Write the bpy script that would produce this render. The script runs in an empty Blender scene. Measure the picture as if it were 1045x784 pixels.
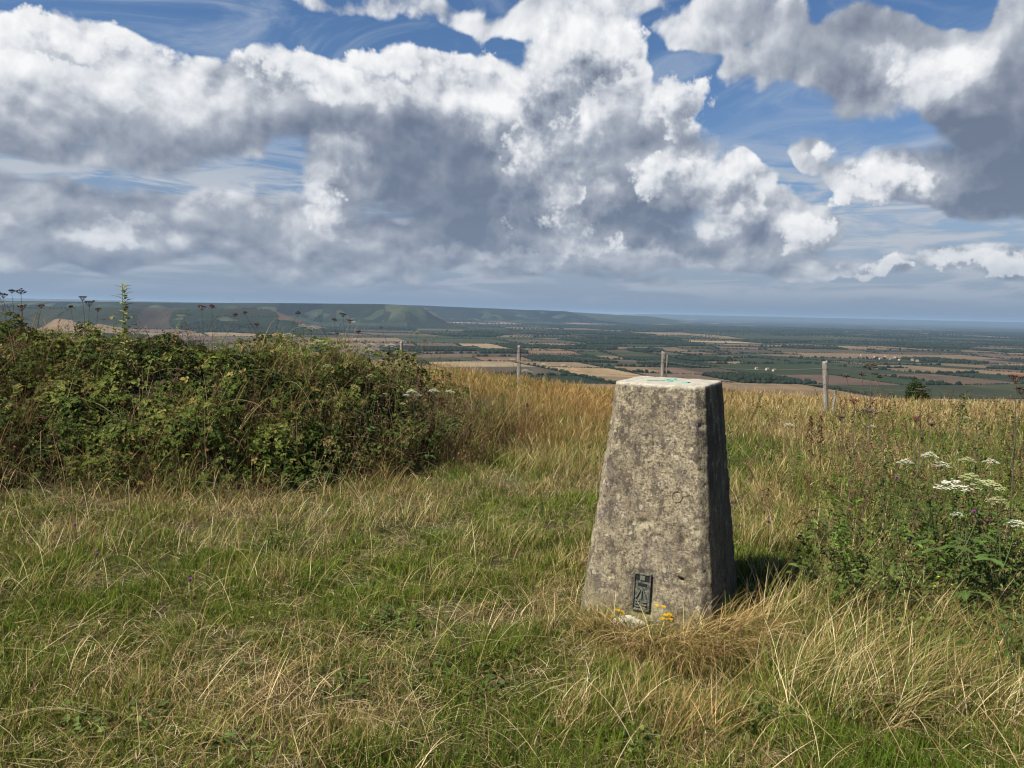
import bpy, math
import numpy as np
from mathutils import Matrix, Vector

C = bpy.context.scene.collection
rad = math.radians
rng = np.random.default_rng(20240817)

# ---------------------------------------------------------------- camera
EYE = np.array([0.0, 0.0, 1.52])
FPX, PITCH, ROLL = 785.0, rad(5.35), rad(1.26)
cam_data = bpy.data.cameras.new('camera')
cam_data.sensor_width = 36.0
cam_data.lens = 36.0 * FPX / 1045.0
cam_data.clip_start = 0.05
cam_data.clip_end = 200000.0
cam = bpy.data.objects.new('camera', cam_data)
C.objects.link(cam)
_R = Matrix.Rotation(math.pi / 2 - PITCH, 3, 'X') @ Matrix.Rotation(ROLL, 3, 'Z')
cam.matrix_world = Matrix.Translation(EYE) @ _R.to_4x4()
bpy.context.scene.camera = cam
M = np.array(_R)


def ray(px, py):
    """unit world direction seen at a place of the 1045x784 photograph (to survey where real things stand)"""
    v = M @ np.array([(px - 522.5) / FPX, -(py - 392.0) / FPX, -1.0])
    return v / np.linalg.norm(v)


def project(P):
    """world points (N,3) -> survey coordinates"""
    q = (P - EYE) @ M
    w = np.maximum(-q[:, 2], 1e-6)
    return 522.5 + FPX * q[:, 0] / w, 392.0 - FPX * q[:, 1] / w


# ---------------------------------------------------------------- render settings
sc = bpy.context.scene
sc.render.engine = 'CYCLES'
sc.view_settings.view_transform = 'Standard'
sc.view_settings.look = 'None'
sc.view_settings.exposure = 0.86
sc.view_settings.gamma = 1.0
sc.view_settings.use_curve_mapping = False
cy = sc.cycles
cy.max_bounces = 4
cy.diffuse_bounces = 2
cy.glossy_bounces = 1
cy.transmission_bounces = 3
cy.transparent_max_bounces = 4
cy.volume_bounces = 0
cy.use_denoising = True
cy.denoiser = 'OPENIMAGEDENOISE'
cy.caustics_reflective = False
cy.caustics_refractive = False
cy.use_adaptive_sampling = True
cy.adaptive_threshold = 0.015
cy.sample_clamp_indirect = 3.0
cy.filter_width = 1.2

# ---------------------------------------------------------------- node helper
class S:
    """a node socket with arithmetic"""
    tree = None
    def __init__(s, sock): s.s = sock
    @staticmethod
    def m(op, *a, clamp=False):
        n = S.tree.nodes.new('ShaderNodeMath'); n.operation = op; n.use_clamp = clamp
        for i, x in enumerate(a):
            if isinstance(x, S): S.tree.links.new(x.s, n.inputs[i])
            else: n.inputs[i].default_value = float(x)
        return S(n.outputs[0])
    def __add__(s, o): return S.m('ADD', s, o)
    __radd__ = __add__
    def __sub__(s, o): return S.m('SUBTRACT', s, o)
    def __rsub__(s, o): return S.m('SUBTRACT', o, s)
    def __mul__(s, o): return S.m('MULTIPLY', s, o)
    __rmul__ = __mul__
    def __truediv__(s, o): return S.m('DIVIDE', s, o)


def link(a, b): S.tree.links.new(a.s if isinstance(a, S) else a, b)


def setin(n, key, v):
    if isinstance(v, S): S.tree.links.new(v.s, n.inputs[key])
    else: n.inputs[key].default_value = v


def vmath(op, a, b=None, scale=None):
    n = S.tree.nodes.new('ShaderNodeVectorMath'); n.operation = op
    setin(n, 0, a)
    if b is not None: setin(n, 1, b)
    if scale is not None: n.inputs['Scale'].default_value = scale
    return S(n.outputs['Value'] if op in ('DOT_PRODUCT', 'LENGTH', 'DISTANCE') else n.outputs['Vector'])


def step(x, a, b, lo=0.0, hi=1.0, smooth=True):
    n = S.tree.nodes.new('ShaderNodeMapRange')
    n.interpolation_type = 'SMOOTHSTEP' if smooth else 'LINEAR'
    setin(n, 0, x)
    for i, v in enumerate((a, b, lo, hi)): setin(n, i + 1, v)
    return S(n.outputs[0])


def noise(vec, scale, detail=3.0, rough=0.5, dim='3D', dist=0.0, w=None, color=False, lac=2.0):
    n = S.tree.nodes.new('ShaderNodeTexNoise'); n.noise_dimensions = dim
    if vec is not None: setin(n, 'Vector', vec)
    n.inputs['Scale'].default_value = scale
    n.inputs['Detail'].default_value = detail
    n.inputs['Roughness'].default_value = rough
    n.inputs['Lacunarity'].default_value = lac
    n.inputs['Distortion'].default_value = dist
    return S(n.outputs['Color' if color else 0])


def voronoi(vec, scale, detail=0.0, rough=0.5, dim='3D', feature='F1', out='Distance', rand=1.0):
    n = S.tree.nodes.new('ShaderNodeTexVoronoi'); n.voronoi_dimensions = dim; n.feature = feature
    setin(n, 'Vector', vec)
    n.inputs['Scale'].default_value = scale
    if 'Detail' in n.inputs and feature in ('F1', 'F2', 'SMOOTH_F1'):
        n.inputs['Detail'].default_value = detail; n.inputs['Roughness'].default_value = rough
    n.inputs['Randomness'].default_value = rand
    return S(n.outputs[out])


def mix(f, a, b):
    n = S.tree.nodes.new('ShaderNodeMix'); n.data_type = 'RGBA'
    setin(n, 0, f)
    for k, v in ((6, a), (7, b)):
        if isinstance(v, S): S.tree.links.new(v.s, n.inputs[k])
        else: n.inputs[k].default_value = (*v[:3], 1.0)
    return S(n.outputs[2])


def combine(x, y, z=0.0):
    n = S.tree.nodes.new('ShaderNodeCombineXYZ')
    for i, v in enumerate((x, y, z)): setin(n, i, v)
    return S(n.outputs[0])


def separate(v):
    n = S.tree.nodes.new('ShaderNodeSeparateXYZ'); setin(n, 0, v)
    return [S(o) for o in n.outputs]


def srgb(r, g, b):
    f = lambda c: c / 12.92 if c <= 0.04045 else ((c + 0.055) / 1.055) ** 2.4
    return tuple(f(c / 255.0) for c in (r, g, b))


def ramp(f, stops):
    n = S.tree.nodes.new('ShaderNodeValToRGB'); setin(n, 0, f)
    e = n.color_ramp.elements
    while len(e) < len(stops): e.new(0.5)
    for x, (p, c) in zip(e, stops): x.position = p; x.color = (*c, 1.0)
    return S(n.outputs[0])

# ---------------------------------------------------------------- sun and sky
SUN_EL, SUN_AZ = rad(50), rad(-121)      # azimuth from +Y, positive towards +X
sun_vec = Vector((math.sin(SUN_AZ) * math.cos(SUN_EL), math.cos(SUN_AZ) * math.cos(SUN_EL), math.sin(SUN_EL)))
sd = bpy.data.lights.new('sun', 'SUN'); sd.energy = 5.0; sd.angle = rad(0.53); sd.color = (1.0, 0.92, 0.79)
sun = bpy.data.objects.new('sun', sd); C.objects.link(sun)
sun.rotation_euler = sun_vec.to_track_quat('Z', 'Y').to_euler()

world = bpy.data.worlds.new('World'); sc.world = world; world.use_nodes = True
wt = world.node_tree; wt.nodes.clear(); S.tree = wt
world.cycles.sampling_method = 'NONE'

# (x, y, rx, ry, weight) of cloud masses, surveyed in the photograph and turned into azimuth and elevation
CLOUDS = [
 (60,95,200,70,1.3),(20,70,130,48,1.1),(190,115,130,60,1.3),(330,100,85,55,1.35),(440,110,125,62,1.4),
 (480,180,100,95,1.4),(400,160,80,66,1.2),(290,214,100,22,.9),(350,195,30,50,.9),(130,222,180,40,1.3),(30,228,140,44,1.3),(260,236,150,36,1.3),(450,250,130,26,1.2),
 (100,155,150,20,.9),(225,135,60,26,1.0),
 (612,70,58,52,1.35),(560,120,55,70,1.35),(660,115,52,40,1.25),(640,165,90,60,1.35),(690,108,36,36,1.1),
 (650,215,110,52,1.4),(575,235,70,42,1.25),(745,200,44,42,1.3),(760,235,85,32,1.3),(822,240,36,20,1.1),
 (560,18,100,26,.80),(450,6,110,22,.70),(345,2,110,12,.55),(640,4,60,12,.6),
 (745,22,80,30,.95),(850,45,110,42,1.3),(930,70,90,56,1.35),(1020,110,66,120,1.45),(1035,60,70,80,1.2),(970,185,110,40,1.05),
 (845,168,42,28,.95),(905,192,54,24,1.15),(1000,215,60,14,.9),
 (900,272,34,10,.9),(985,266,60,15,1.05),(1035,270,40,15,1.05),
 (690,262,170,14,1.0),(560,276,90,10,.9),(800,268,100,10,.85),(300,268,160,16,1.1),
 (60,270,210,14,.9),(480,282,220,6,.55),
]
# where the cloud is thin towards the sun or shaded by cloud above it: (x, y, rx, ry, lightness)
LIGHTS = [
 (560,120,45,60,.55),(612,60,60,38,.5),(700,105,30,32,.55),(683,184,30,22,.55),(742,190,36,34,.55),(760,225,50,15,.3),(820,238,34,15,.4),
 (580,205,38,20,.5),(568,235,55,18,.25),(655,150,50,30,.05),(60,60,130,42,.32),(40,128,120,24,.18),(170,100,80,36,.2),(330,70,75,28,.4),(460,80,80,28,.4),(510,110,22,40,.25),
 (230,185,130,22,.28),(330,205,24,32,.40),(120,235,60,10,.3),(335,160,44,22,.3),(520,25,200,20,.08),(780,40,90,22,.05),(945,75,50,26,.25),(860,30,120,40,-.16),(860,160,28,20,.2),(903,180,38,18,.6),
 (985,262,60,10,.4),(900,270,30,8,.4),(520,265,80,8,.25),(640,262,60,8,.15),
 (450,195,95,65,-.28),(470,140,70,40,-.14),(250,120,160,30,-.16),(100,150,140,24,-.12),(850,40,130,44,-.22),(470,12,160,20,-.10),(330,110,60,30,-.10),(645,215,95,36,-.28),(500,235,70,30,-.12),(730,245,70,16,-.22),(1025,160,66,80,-.40),(1030,30,50,50,-.2),(960,210,70,18,-.25),(80,268,180,18,-.12),(210,150,130,20,-.05),(600,160,50,20,-.05),
]


# brighter heads of cumulus standing in front of the masses
HEADS = [
 (556,100,30,44,1.25),(560,150,34,38,1.15),(600,62,44,28,1.25),(632,54,30,22,1.1),(702,100,26,26,1.15),(694,128,16,18,.8),(683,184,32,22,1.15),(745,186,28,24,1.25),(752,212,36,18,1.0),
 (580,200,22,16,1.0),(572,228,40,16,.95),(600,245,44,14,.8),(822,238,26,14,.95),(906,186,26,18,1.1),(880,200,34,12,.9),(848,160,24,14,.7),(330,210,14,22,.8),(900,273,22,8,.9),(975,262,26,10,.95),(1030,268,28,12,.95),
 (300,70,46,16,.9),(390,66,60,16,.9),(470,72,40,18,.9),(60,42,90,18,.9),(150,60,50,14,.8),(950,74,44,16,.75),
]


def azel(px, py):
    d = ray(px, py)
    return math.degrees(math.atan2(d[0], d[1])), math.degrees(math.asin(d[2]))


def cloud_mass(q, blobs=None):
    """signed cover of the big cloud masses at q = (azimuth, elevation, 0) in degrees"""
    best = None
    for (x, y, rx, ry, w) in (blobs or CLOUDS):
        a0, e0 = azel(x, y); a1, _ = azel(x + rx, y); _, e1 = azel(x, y - ry)
        v = vmath('MULTIPLY', vmath('SUBTRACT', q, (a0, e0, 0.0)), (.84 / abs(a1 - a0), .84 / abs(e1 - e0), 0.0))
        d = S.m('MULTIPLY_ADD', vmath('DOT_PRODUCT', v, v), -1.25 * w, 1.25 * w)
        best = d if best is None else S.m('SMOOTH_MAX', best, d, 0.35 if blobs is None else 0.2)
    return S.m('MAXIMUM', best, -1.3)


def cloud_detail(p, detail):
    az, el, _ = separate(p)
    st = S.m('DIVIDE', 6.0, S.m('ADD', S.m('MAXIMUM', el, 0.5), 5.0))   # flatter pattern towards the horizon
    pn = combine(az, el * (0.9 + st * 1.4), 0.0)
    puff = voronoi(pn, 0.17, detail, 0.50, '2D', 'F1')
    fb = noise(pn, 0.24, detail + 4.0, 0.53, '2D', 0.25)
    return (0.50 - puff) * 0.95 + (fb - 0.5) * 1.75


tc = wt.nodes.new('ShaderNodeTexCoord')
dx, dy, dz = separate(S(tc.outputs['Generated']))
AZ = S.m('ARCTAN2', dx, dy) * 57.29578
EL = S.m('ARCSINE', dz) * 57.29578
P0 = combine(AZ, EL)
warp = noise(P0, 0.11, 2.0, 0.55, '2D', color=True)
warp = vmath('MULTIPLY', vmath('SUBTRACT', warp, (0.5, 0.5, 0.5)), (6.5, 4.0, 0.0))
Q0 = vmath('ADD', P0, warp)
# the rest of the sky, out of the frame: scattered cumulus of the same kind
rest = S.m('MAXIMUM', step(S.m('ABSOLUTE', AZ), 40, 52), step(EL, 32, 44))
gen = (noise(P0, 0.045, 2.0, 0.5, '2D') - 0.60) * 7.0 * rest - (1.0 - rest) * 2.0
B0 = S.m('MAXIMUM', cloud_mass(Q0), gen)
B2 = S.m('MAXIMUM', cloud_mass(vmath('ADD', Q0, (-1.8, 4.6, 0.0))), gen)
DET0 = cloud_detail(P0, 3.0)
DET1 = cloud_detail(vmath('ADD', P0, (-0.5, 0.85, 0.0)), 3.0)
D0 = B0 + step(B0, 0.2, 1.25) * 0.5 + DET0
D1 = step(B0, 0.2, 1.25) * 0.5 + B0 * 0.86 + B2 * 0.14 + DET1
D2 = B2
pw = vmath('ADD', P0, vmath('MULTIPLY', vmath('SUBTRACT', noise(P0, 0.28, 4.0, 0.6, '2D', color=True), (0.5, 0.5, 0.5)), (7.0, 5.0, 0.0)))
bias = None
for (x, y, rx, ry, w) in LIGHTS:
    a0, e0 = azel(x, y); a1, _ = azel(x + rx, y); _, e1 = azel(x, y - ry)
    v = vmath('MULTIPLY', vmath('SUBTRACT', pw, (a0, e0, 0.0)), (.75 / abs(a1 - a0), .75 / abs(e1 - e0), 0.0))
    g = S.m('MAXIMUM', S.m('MULTIPLY_ADD', vmath('DOT_PRODUCT', v, v), -w, w), 0.0) if w > 0 else \
        S.m('MINIMUM', S.m('MULTIPLY_ADD', vmath('DOT_PRODUCT', v, v), -w, w), 0.0)
    bias = g if bias is None else bias + g
def curd(p):
    return (0.42 - voronoi(p, 0.75, 2.0, 0.6, '2D', 'F1')) * 0.9 + (noise(p, 1.1, 4.0, 0.62, '2D') - 0.5) * 1.3


h0 = curd(P0); h1 = curd(vmath('ADD', P0, (-0.25, 0.42, 0.0)))
tau = S.m('MAXIMUM', D1, 0.0) * 0.40 + S.m('MAXIMUM', D2, 0.0) * 0.60
soft = 0.34 + S.m('MINIMUM', tau, 1.2) * 0.55 + step(EL, 17, 25) * 0.35
alpha = step((D0 + h0 * 0.10) / soft, 0.0, 1.0)
relief = (D0 - D1)                      # slopes that face the sun
lit0 = S.m('EXPONENT', tau * -0.95) * 0.36 + bias * 0.90 + 0.22
lit = lit0 + relief * S.m('MULTIPLY_ADD', S.m('MAXIMUM', lit0, 0.0), 0.85, 0.20)
det0, det1 = DET0, DET1
wh = vmath('MULTIPLY', vmath('SUBTRACT', noise(P0, 0.42, 4.0, 0.6, '2D', color=True), (0.5, 0.5, 0.5)), (4.6, 3.4, 0.0))
QH = vmath('ADD', vmath('ADD', P0, vmath('MULTIPLY', warp, (0.3, 0.3, 0.0))), wh)

F0 = cloud_mass(QH, HEADS) + det0 * 0.80 + h0 * 0.62 + 0.24
F1 = cloud_mass(vmath('ADD', QH, (-0.5, 1.3, 0.0)), HEADS) + 0.12
alpha_f = step(F0, -0.05, 0.75)
lit_f = 1.02 - S.m('MAXIMUM', F1, 0.0) * 0.50 + (det0 - det1) * 0.38 + (h0 - h1) * 0.20
alpha_fl = alpha_f * step(EL, 0.5, 3.0)
lit = lit + (h0 - h1) * S.m('MAXIMUM', lit0, 0.0) * 0.08
lit = lit + (lit_f - lit) * alpha_fl * 0.9
alpha = S.m('MAXIMUM', alpha, alpha_fl)
shade = mix(step(EL, 3, 30), srgb(112, 125, 147), srgb(104, 113, 132))
ccol = mix(step(lit, 0.0, 0.42, smooth=False), shade, srgb(168, 175, 187))
ccol = mix(step(lit, 0.42, 0.80, smooth=False), ccol, srgb(222, 225, 230))
ccol = mix(step(lit, 0.80, 1.25, smooth=False), ccol, srgb(252, 252, 252))

sky = wt.nodes.new('ShaderNodeTexSky'); sky.sky_type = 'NISHITA'; sky.sun_disc = False
sky.sun_elevation = SUN_EL; sky.sun_rotation = SUN_AZ
sky.altitude = 200; sky.air_density = 1.0; sky.dust_density = 0.6; sky.ozone_density = 1.6
STR = 0.1
EXPO = 2 ** -0.86
blue = vmath('MULTIPLY', S(sky.outputs[0]), mix(step(EL, 2.0, 16.0), (0.39, 0.40, 0.47), (0.31, 0.425, 0.55)))
# thin high cloud, streaked
ps = combine(AZ * 0.55 + EL * 0.75, EL * 1.9 - AZ * 0.45)
wisp = step(noise(ps, 0.10, 7.0, 0.62, '2D', 1.2), 0.44, 0.80)
inv = EXPO / STR
sc3 = lambda c, k=1.0: tuple(v * inv * k for v in c)
base = mix(S.m('MULTIPLY', wisp, 0.68), blue, sc3(srgb(176, 190, 208)))
band = step(noise(combine(AZ * 0.22, EL * 1.5), 0.6, 5.0, 0.6, '2D', 0.4), 0.38, 0.62)
lowf = step(EL, 0.4, 2.0) * (1.0 - step(EL, 7.0, 13.0))
base = mix(band * lowf * 0.75, base, sc3(srgb(164, 174, 189)))
base = mix(S.m('EXPONENT', S.m('MAXIMUM', EL, 0.0) * -0.17) * 0.92, base, sc3(srgb(148, 166, 188)))
base = mix(band * lowf * 0.85, base, sc3(srgb(196, 202, 211)))
ccol = vmath('SCALE', ccol, scale=inv)
full = mix(alpha * 0.97, base, ccol)
# far air over the horizon
hz = S.m('EXPONENT', S.m('MAXIMUM', EL, 0.0) * -0.34)
full = mix(hz * 0.95, full, sc3(srgb(128, 148, 172)))
bg = wt.nodes.new('ShaderNodeBackground'); bg.inputs['Strength'].default_value = STR
link(full, bg.inputs['Color'])
wo = wt.nodes.new('ShaderNodeOutputWorld'); link(S(bg.outputs[0]), wo.inputs['Surface'])
# ---------------------------------------------------------------- noise and terrain
def _hash(ix, iy, seed):
    h = (ix.astype(np.int64) * 374761393 + iy.astype(np.int64) * 668265263 + seed * 982451653) & 0xffffffff
    h = ((h ^ (h >> 13)) * 1274126177) & 0xffffffff
    return ((h ^ (h >> 16)) & 0xffff) / 65535.0


def vnoise(x, y, seed=0):
    x = np.asarray(x, float); y = np.asarray(y, float)
    ix, iy = np.floor(x), np.floor(y); fx, fy = x - ix, y - iy
    fx = fx * fx * (3 - 2 * fx); fy = fy * fy * (3 - 2 * fy)
    ix = ix.astype(np.int64); iy = iy.astype(np.int64)
    a = _hash(ix, iy, seed); b = _hash(ix + 1, iy, seed); c = _hash(ix, iy + 1, seed); d = _hash(ix + 1, iy + 1, seed)
    return a + (b - a) * fx + (c - a) * fy + (a - b - c + d) * fx * fy


def fbm(x, y, oct=4, seed=0, rough=0.5):
    s = 0.0; w = 1.0; t = 0.0
    for k in range(oct):
        s = s + w * vnoise(x * 2 ** k + 17.3 * k, y * 2 ** k - 9.1 * k, seed + k); t += w; w *= rough
    return s / t


def sstep(x, a, b):
    t = np.clip((np.asarray(x, float) - a) / (b - a), 0, 1)
    return t * t * (3 - 2 * t)


PLAIN = -190.0


def at(px, D):
    d = ray(px, 318.5 + (px - 522.5) * 0.022)
    return np.array([d[0] / d[1] * D, D])


def seg_dist(x, y, a, b):
    ab = b - a; t = np.clip(((x - a[0]) * ab[0] + (y - a[1]) * ab[1]) / (ab @ ab), 0, 1)
    return np.hypot(x - a[0] - t * ab[0], y - a[1] - t * ab[1]), t


RIDGES = [  # start, end, height at start / end over the eye, half width, steepness
 (at(150, 8700), at(385, 9400), 18, 60, 560, 3.2),
 (at(-260, 9200), at(175, 8900), -20, 18, 900, 3.0),
 (at(-60, 5400), at(215, 6300), -38, -22, 620, 3.0),
 (at(425, 14500), at(535, 15500), 88, 48, 900, 2.6),
 (at(540, 16500), at(640, 18000), 52, -30, 1000, 2.4),
 (at(-400, 23000), at(330, 25000), 95, 85, 2200, 2.5),
 (at(700, 42000), at(1500, 40000), 60, 40, 3500, 2.0),
]


def far_h(x, y):
    h = PLAIN + (fbm(x / 1900.0, y / 1900.0, 3, 5) - 0.5) * 16.0
    for a, b, h0, h1, w, k in RIDGES:
        g = (fbm(x / 420.0, y / 420.0, 3, 11) - 0.5) * 0.75
        d, t = seg_dist(x, y, a, b)
        top = h0 + (h1 - h0) * t + (vnoise(x / 900.0, y / 900.0, 31) - 0.5) * 10
        p = 1.0 / (1.0 + (np.maximum(d / w + g * np.clip(d / w, 0, 1.3), 0) / 1.15) ** (2 * k))
        h = h + np.maximum(top - h, 0) * p
    return h


def near_h(x, y):
    yp = y + 0.05 * x
    s = np.maximum(yp, 0)
    h = np.where(s < 20, -0.0015 * s * s, -0.6 - 0.06 * (s - 20) - 0.0040 * (s - 20) ** 2)
    k = 20 + (0.46 - 0.06) / 0.008
    h = np.where(s > k, -0.6 - 0.06 * (k - 20) - 0.0040 * (k - 20) ** 2 - 0.46 * (s - k), h)
    h = h - 0.010 * np.clip(x, -60, 60)
    h = h + 0.42 * sstep(2.6 - x, 0, 5) * sstep(y, 6, 15)
    r = np.hypot(x, y)
    h = h + (fbm(x / 1.3, y / 1.3, 3, 3) - 0.5) * 0.07 * sstep(r, 0.5, 3) + (fbm(x / 6.0, y / 6.0, 2, 8) - 0.5) * 0.12 * sstep(r, 5, 10)
    return h


def ground_h(x, y):
    n = near_h(x, y); f = far_h(x, y)
    k = 6.0
    return np.where(n - f > 60, n, f + k * np.log1p(np.exp(np.clip((n - f) / k, -40, 40))))


def ground_at(px, py, hh=0.0):
    """survey: the point of the near ground seen at a place of the photograph"""
    d = ray(px, py); t = np.arange(2.0, 42.0, 0.15)
    for _ in range(2):
        Q = EYE + d * t[:, None]; below = Q[:, 2] <= near_h(Q[:, 0], Q[:, 1]) + hh
        k = int(np.argmax(below)) if below.any() else len(t) - 1
        t = np.linspace(t[max(k - 1, 0)], t[k], 16)
    P = EYE + d * t[8]
    return np.array([P[0], P[1], near_h(P[0], P[1])])


# ---------------------------------------------------------------- mesh helpers
def mesh(name, V, F, mats, parent=None, smooth=False, col=None, fmat=None, loc=None):
    """V (N,3); F: list of index arrays (M,k); col (N,3) a colour of its own per point"""
    V = np.asarray(V, np.float32)
    me = bpy.data.meshes.new(name)
    F = [np.asarray(f, np.int32) for f in (F if isinstance(F, list) else [F]) if len(f)]
    nl = sum(f.size for f in F); nf = sum(len(f) for f in F)
    me.vertices.add(len(V)); me.vertices.foreach_set('co', V.ravel())
    me.loops.add(nl); me.loops.foreach_set('vertex_index', np.concatenate([f.ravel() for f in F]))
    sizes = np.concatenate([np.full(len(f), f.shape[1], np.int32) for f in F])
    starts = np.concatenate([[0], np.cumsum(sizes)[:-1]]).astype(np.int32)
    me.polygons.add(nf); me.polygons.foreach_set('loop_start', starts)
    try: me.polygons.foreach_set('loop_total', sizes)
    except Exception: pass
    for m in (mats if isinstance(mats, (list, tuple)) else [mats]): me.materials.append(m)
    if fmat is not None: me.polygons.foreach_set('material_index', np.asarray(fmat, np.int32))
    me.polygons.foreach_set('use_smooth', np.full(nf, smooth))
    if col is not None:
        a = me.attributes.new('Tint', 'FLOAT_COLOR', 'POINT')
        c = np.ones((len(V), 4), np.float32); c[:, :3] = col; a.data.foreach_set('color', c.ravel())
    me.update(calc_edges=True)
    o = bpy.data.objects.new(name, me); C.objects.link(o)
    if parent is not None: o.parent = parent
    if loc is not None: o.location = loc
    return o


def tag(o, label=None, cat=None, group=None, kind=None):
    if label: o['label'] = label
    if cat: o['category'] = cat
    if group: o['group'] = group
    if kind: o['kind'] = kind
    return o


def thing(name, label, cat, loc=(0, 0, 0), group=None):
    o = bpy.data.objects.new(name, None); C.objects.link(o); o.location = loc
    o.empty_display_size = 0.1
    return tag(o, label, cat, group)


class MB:
    """collects pieces with a colour of their own into one mesh"""
    def __init__(s): s.v = []; s.f = {}; s.c = []; s.n = 0
    def add(s, V, F, col):
        V = np.asarray(V, float); F = np.asarray(F, int)
        s.v.append(V); s.c.append(np.broadcast_to(np.asarray(col, float), V.shape).copy())
        s.f.setdefault(F.shape[1], []).append(F + s.n); s.n += len(V)
    def tube(s, pts, r, col, n=5):
        pts = np.asarray(pts, float); K = len(pts); r = np.broadcast_to(np.asarray(r, float), (K,))
        t = np.gradient(pts, axis=0); t /= np.linalg.norm(t, axis=1)[:, None] + 1e-9
        u = np.cross(t, [0.31, 0.95, 0.05]); u /= np.linalg.norm(u, axis=1)[:, None] + 1e-9
        w = np.cross(t, u); a = np.arange(n) * 2 * np.pi / n
        V = pts[:, None] + r[:, None, None] * (np.cos(a)[None, :, None] * u[:, None] + np.sin(a)[None, :, None] * w[:, None])
        V = V.reshape(-1, 3); i = np.arange(K - 1)[:, None] * n + np.arange(n)[None]
        j = np.arange(K - 1)[:, None] * n + (np.arange(n)[None] + 1) % n
        F = np.stack([i, j, j + n, i + n], -1).reshape(-1, 4)
        s.add(V, F, col)
    def leaf(s, base, d, up, L, W, col, droop=0.3, fold=0.25, n=4):
        d = np.asarray(d, float); d /= np.linalg.norm(d) + 1e-9
        side = np.cross(d, up); side /= np.linalg.norm(side) + 1e-9; nn = np.cross(side, d)
        t = np.linspace(0, 1, n + 1); w = np.sin(np.pi * np.clip(t * 0.93 + 0.05, 0, 1)) ** 0.8 * W / 2; w[-1] = 0
        mid = np.asarray(base)[None] + t[:, None] * L * d[None] - (t ** 2)[:, None] * L * droop * nn[None]
        l = mid + side * w[:, None] + nn * (w * fold)[:, None]; r = mid - side * w[:, None] + nn * (w * fold)[:, None]
        V = np.concatenate([mid, l, r]); m = n + 1; k = np.arange(n)
        F = np.concatenate([np.stack([k, k + 1, k + 1 + m, k + m], 1), np.stack([k, k + 2 * m, k + 1 + 2 * m, k + 1], 1)])
        s.add(V, F, col)
    def build(s, name, mats, parent=None, smooth=False, origin=None):
        V = np.concatenate(s.v)
        if origin is not None: V = V - np.asarray(origin)
        return mesh(name, V, [np.concatenate(f) for f in s.f.values()], mats, parent, smooth, np.concatenate(s.c))


def new_mat(name):
    m = bpy.data.materials.new(name); m.use_nodes = True
    m.node_tree.nodes.clear(); S.tree = m.node_tree
    return m


def bsdf(color, rough=0.9, bump=None, bstr=0.3, bdist=0.01, spec=0.2, trans=0.0, coat=0.0, metal=0.0):
    nt = S.tree
    p = nt.nodes.new('ShaderNodeBsdfPrincipled')
    setin(p, 'Base Color', color if isinstance(color, S) else (*color, 1))
    setin(p, 'Roughness', rough); setin(p, 'Specular IOR Level', spec); setin(p, 'Metallic', metal)
    out = nt.nodes.new('ShaderNodeOutputMaterial')
    if bump is not None:
        b = nt.nodes.new('ShaderNodeBump'); link(bump, b.inputs['Height'])
        b.inputs['Strength'].default_value = bstr; b.inputs['Distance'].default_value = bdist
        link(S(b.outputs[0]), p.inputs['Normal'])
    sh = S(p.outputs[0])
    if trans:
        t = nt.nodes.new('ShaderNodeBsdfTranslucent'); setin(t, 'Color', color if isinstance(color, S) else (*color, 1))
        mx = nt.nodes.new('ShaderNodeMixShader'); mx.inputs[0].default_value = trans
        link(sh, mx.inputs[1]); link(S(t.outputs[0]), mx.inputs[2]); sh = S(mx.outputs[0])
    link(sh, out.inputs['Surface'])
    return p


def objco():
    return S(S.tree.nodes.new('ShaderNodeTexCoord').outputs['Object'])


def posco():
    return S(S.tree.nodes.new('ShaderNodeNewGeometry').outputs['Position'])


def tint():
    a = S.tree.nodes.new('ShaderNodeAttribute'); a.attribute_name = 'Tint'
    return S(a.outputs['Color'])


M_grass = new_mat('grass_blade'); bsdf(tint(), 0.7, spec=0.07, trans=0.20)
M_leaf = new_mat('leaf'); bsdf(tint(), 0.65, spec=0.10, trans=0.22)
M_stem = new_mat('stem'); bsdf(tint(), 0.75, spec=0.2)
M_petal = new_mat('petal'); bsdf(tint(), 0.8, spec=0.1, trans=0.25)
M_tree = new_mat('far_foliage'); bsdf(tint(), 0.95, spec=0.05)
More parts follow.
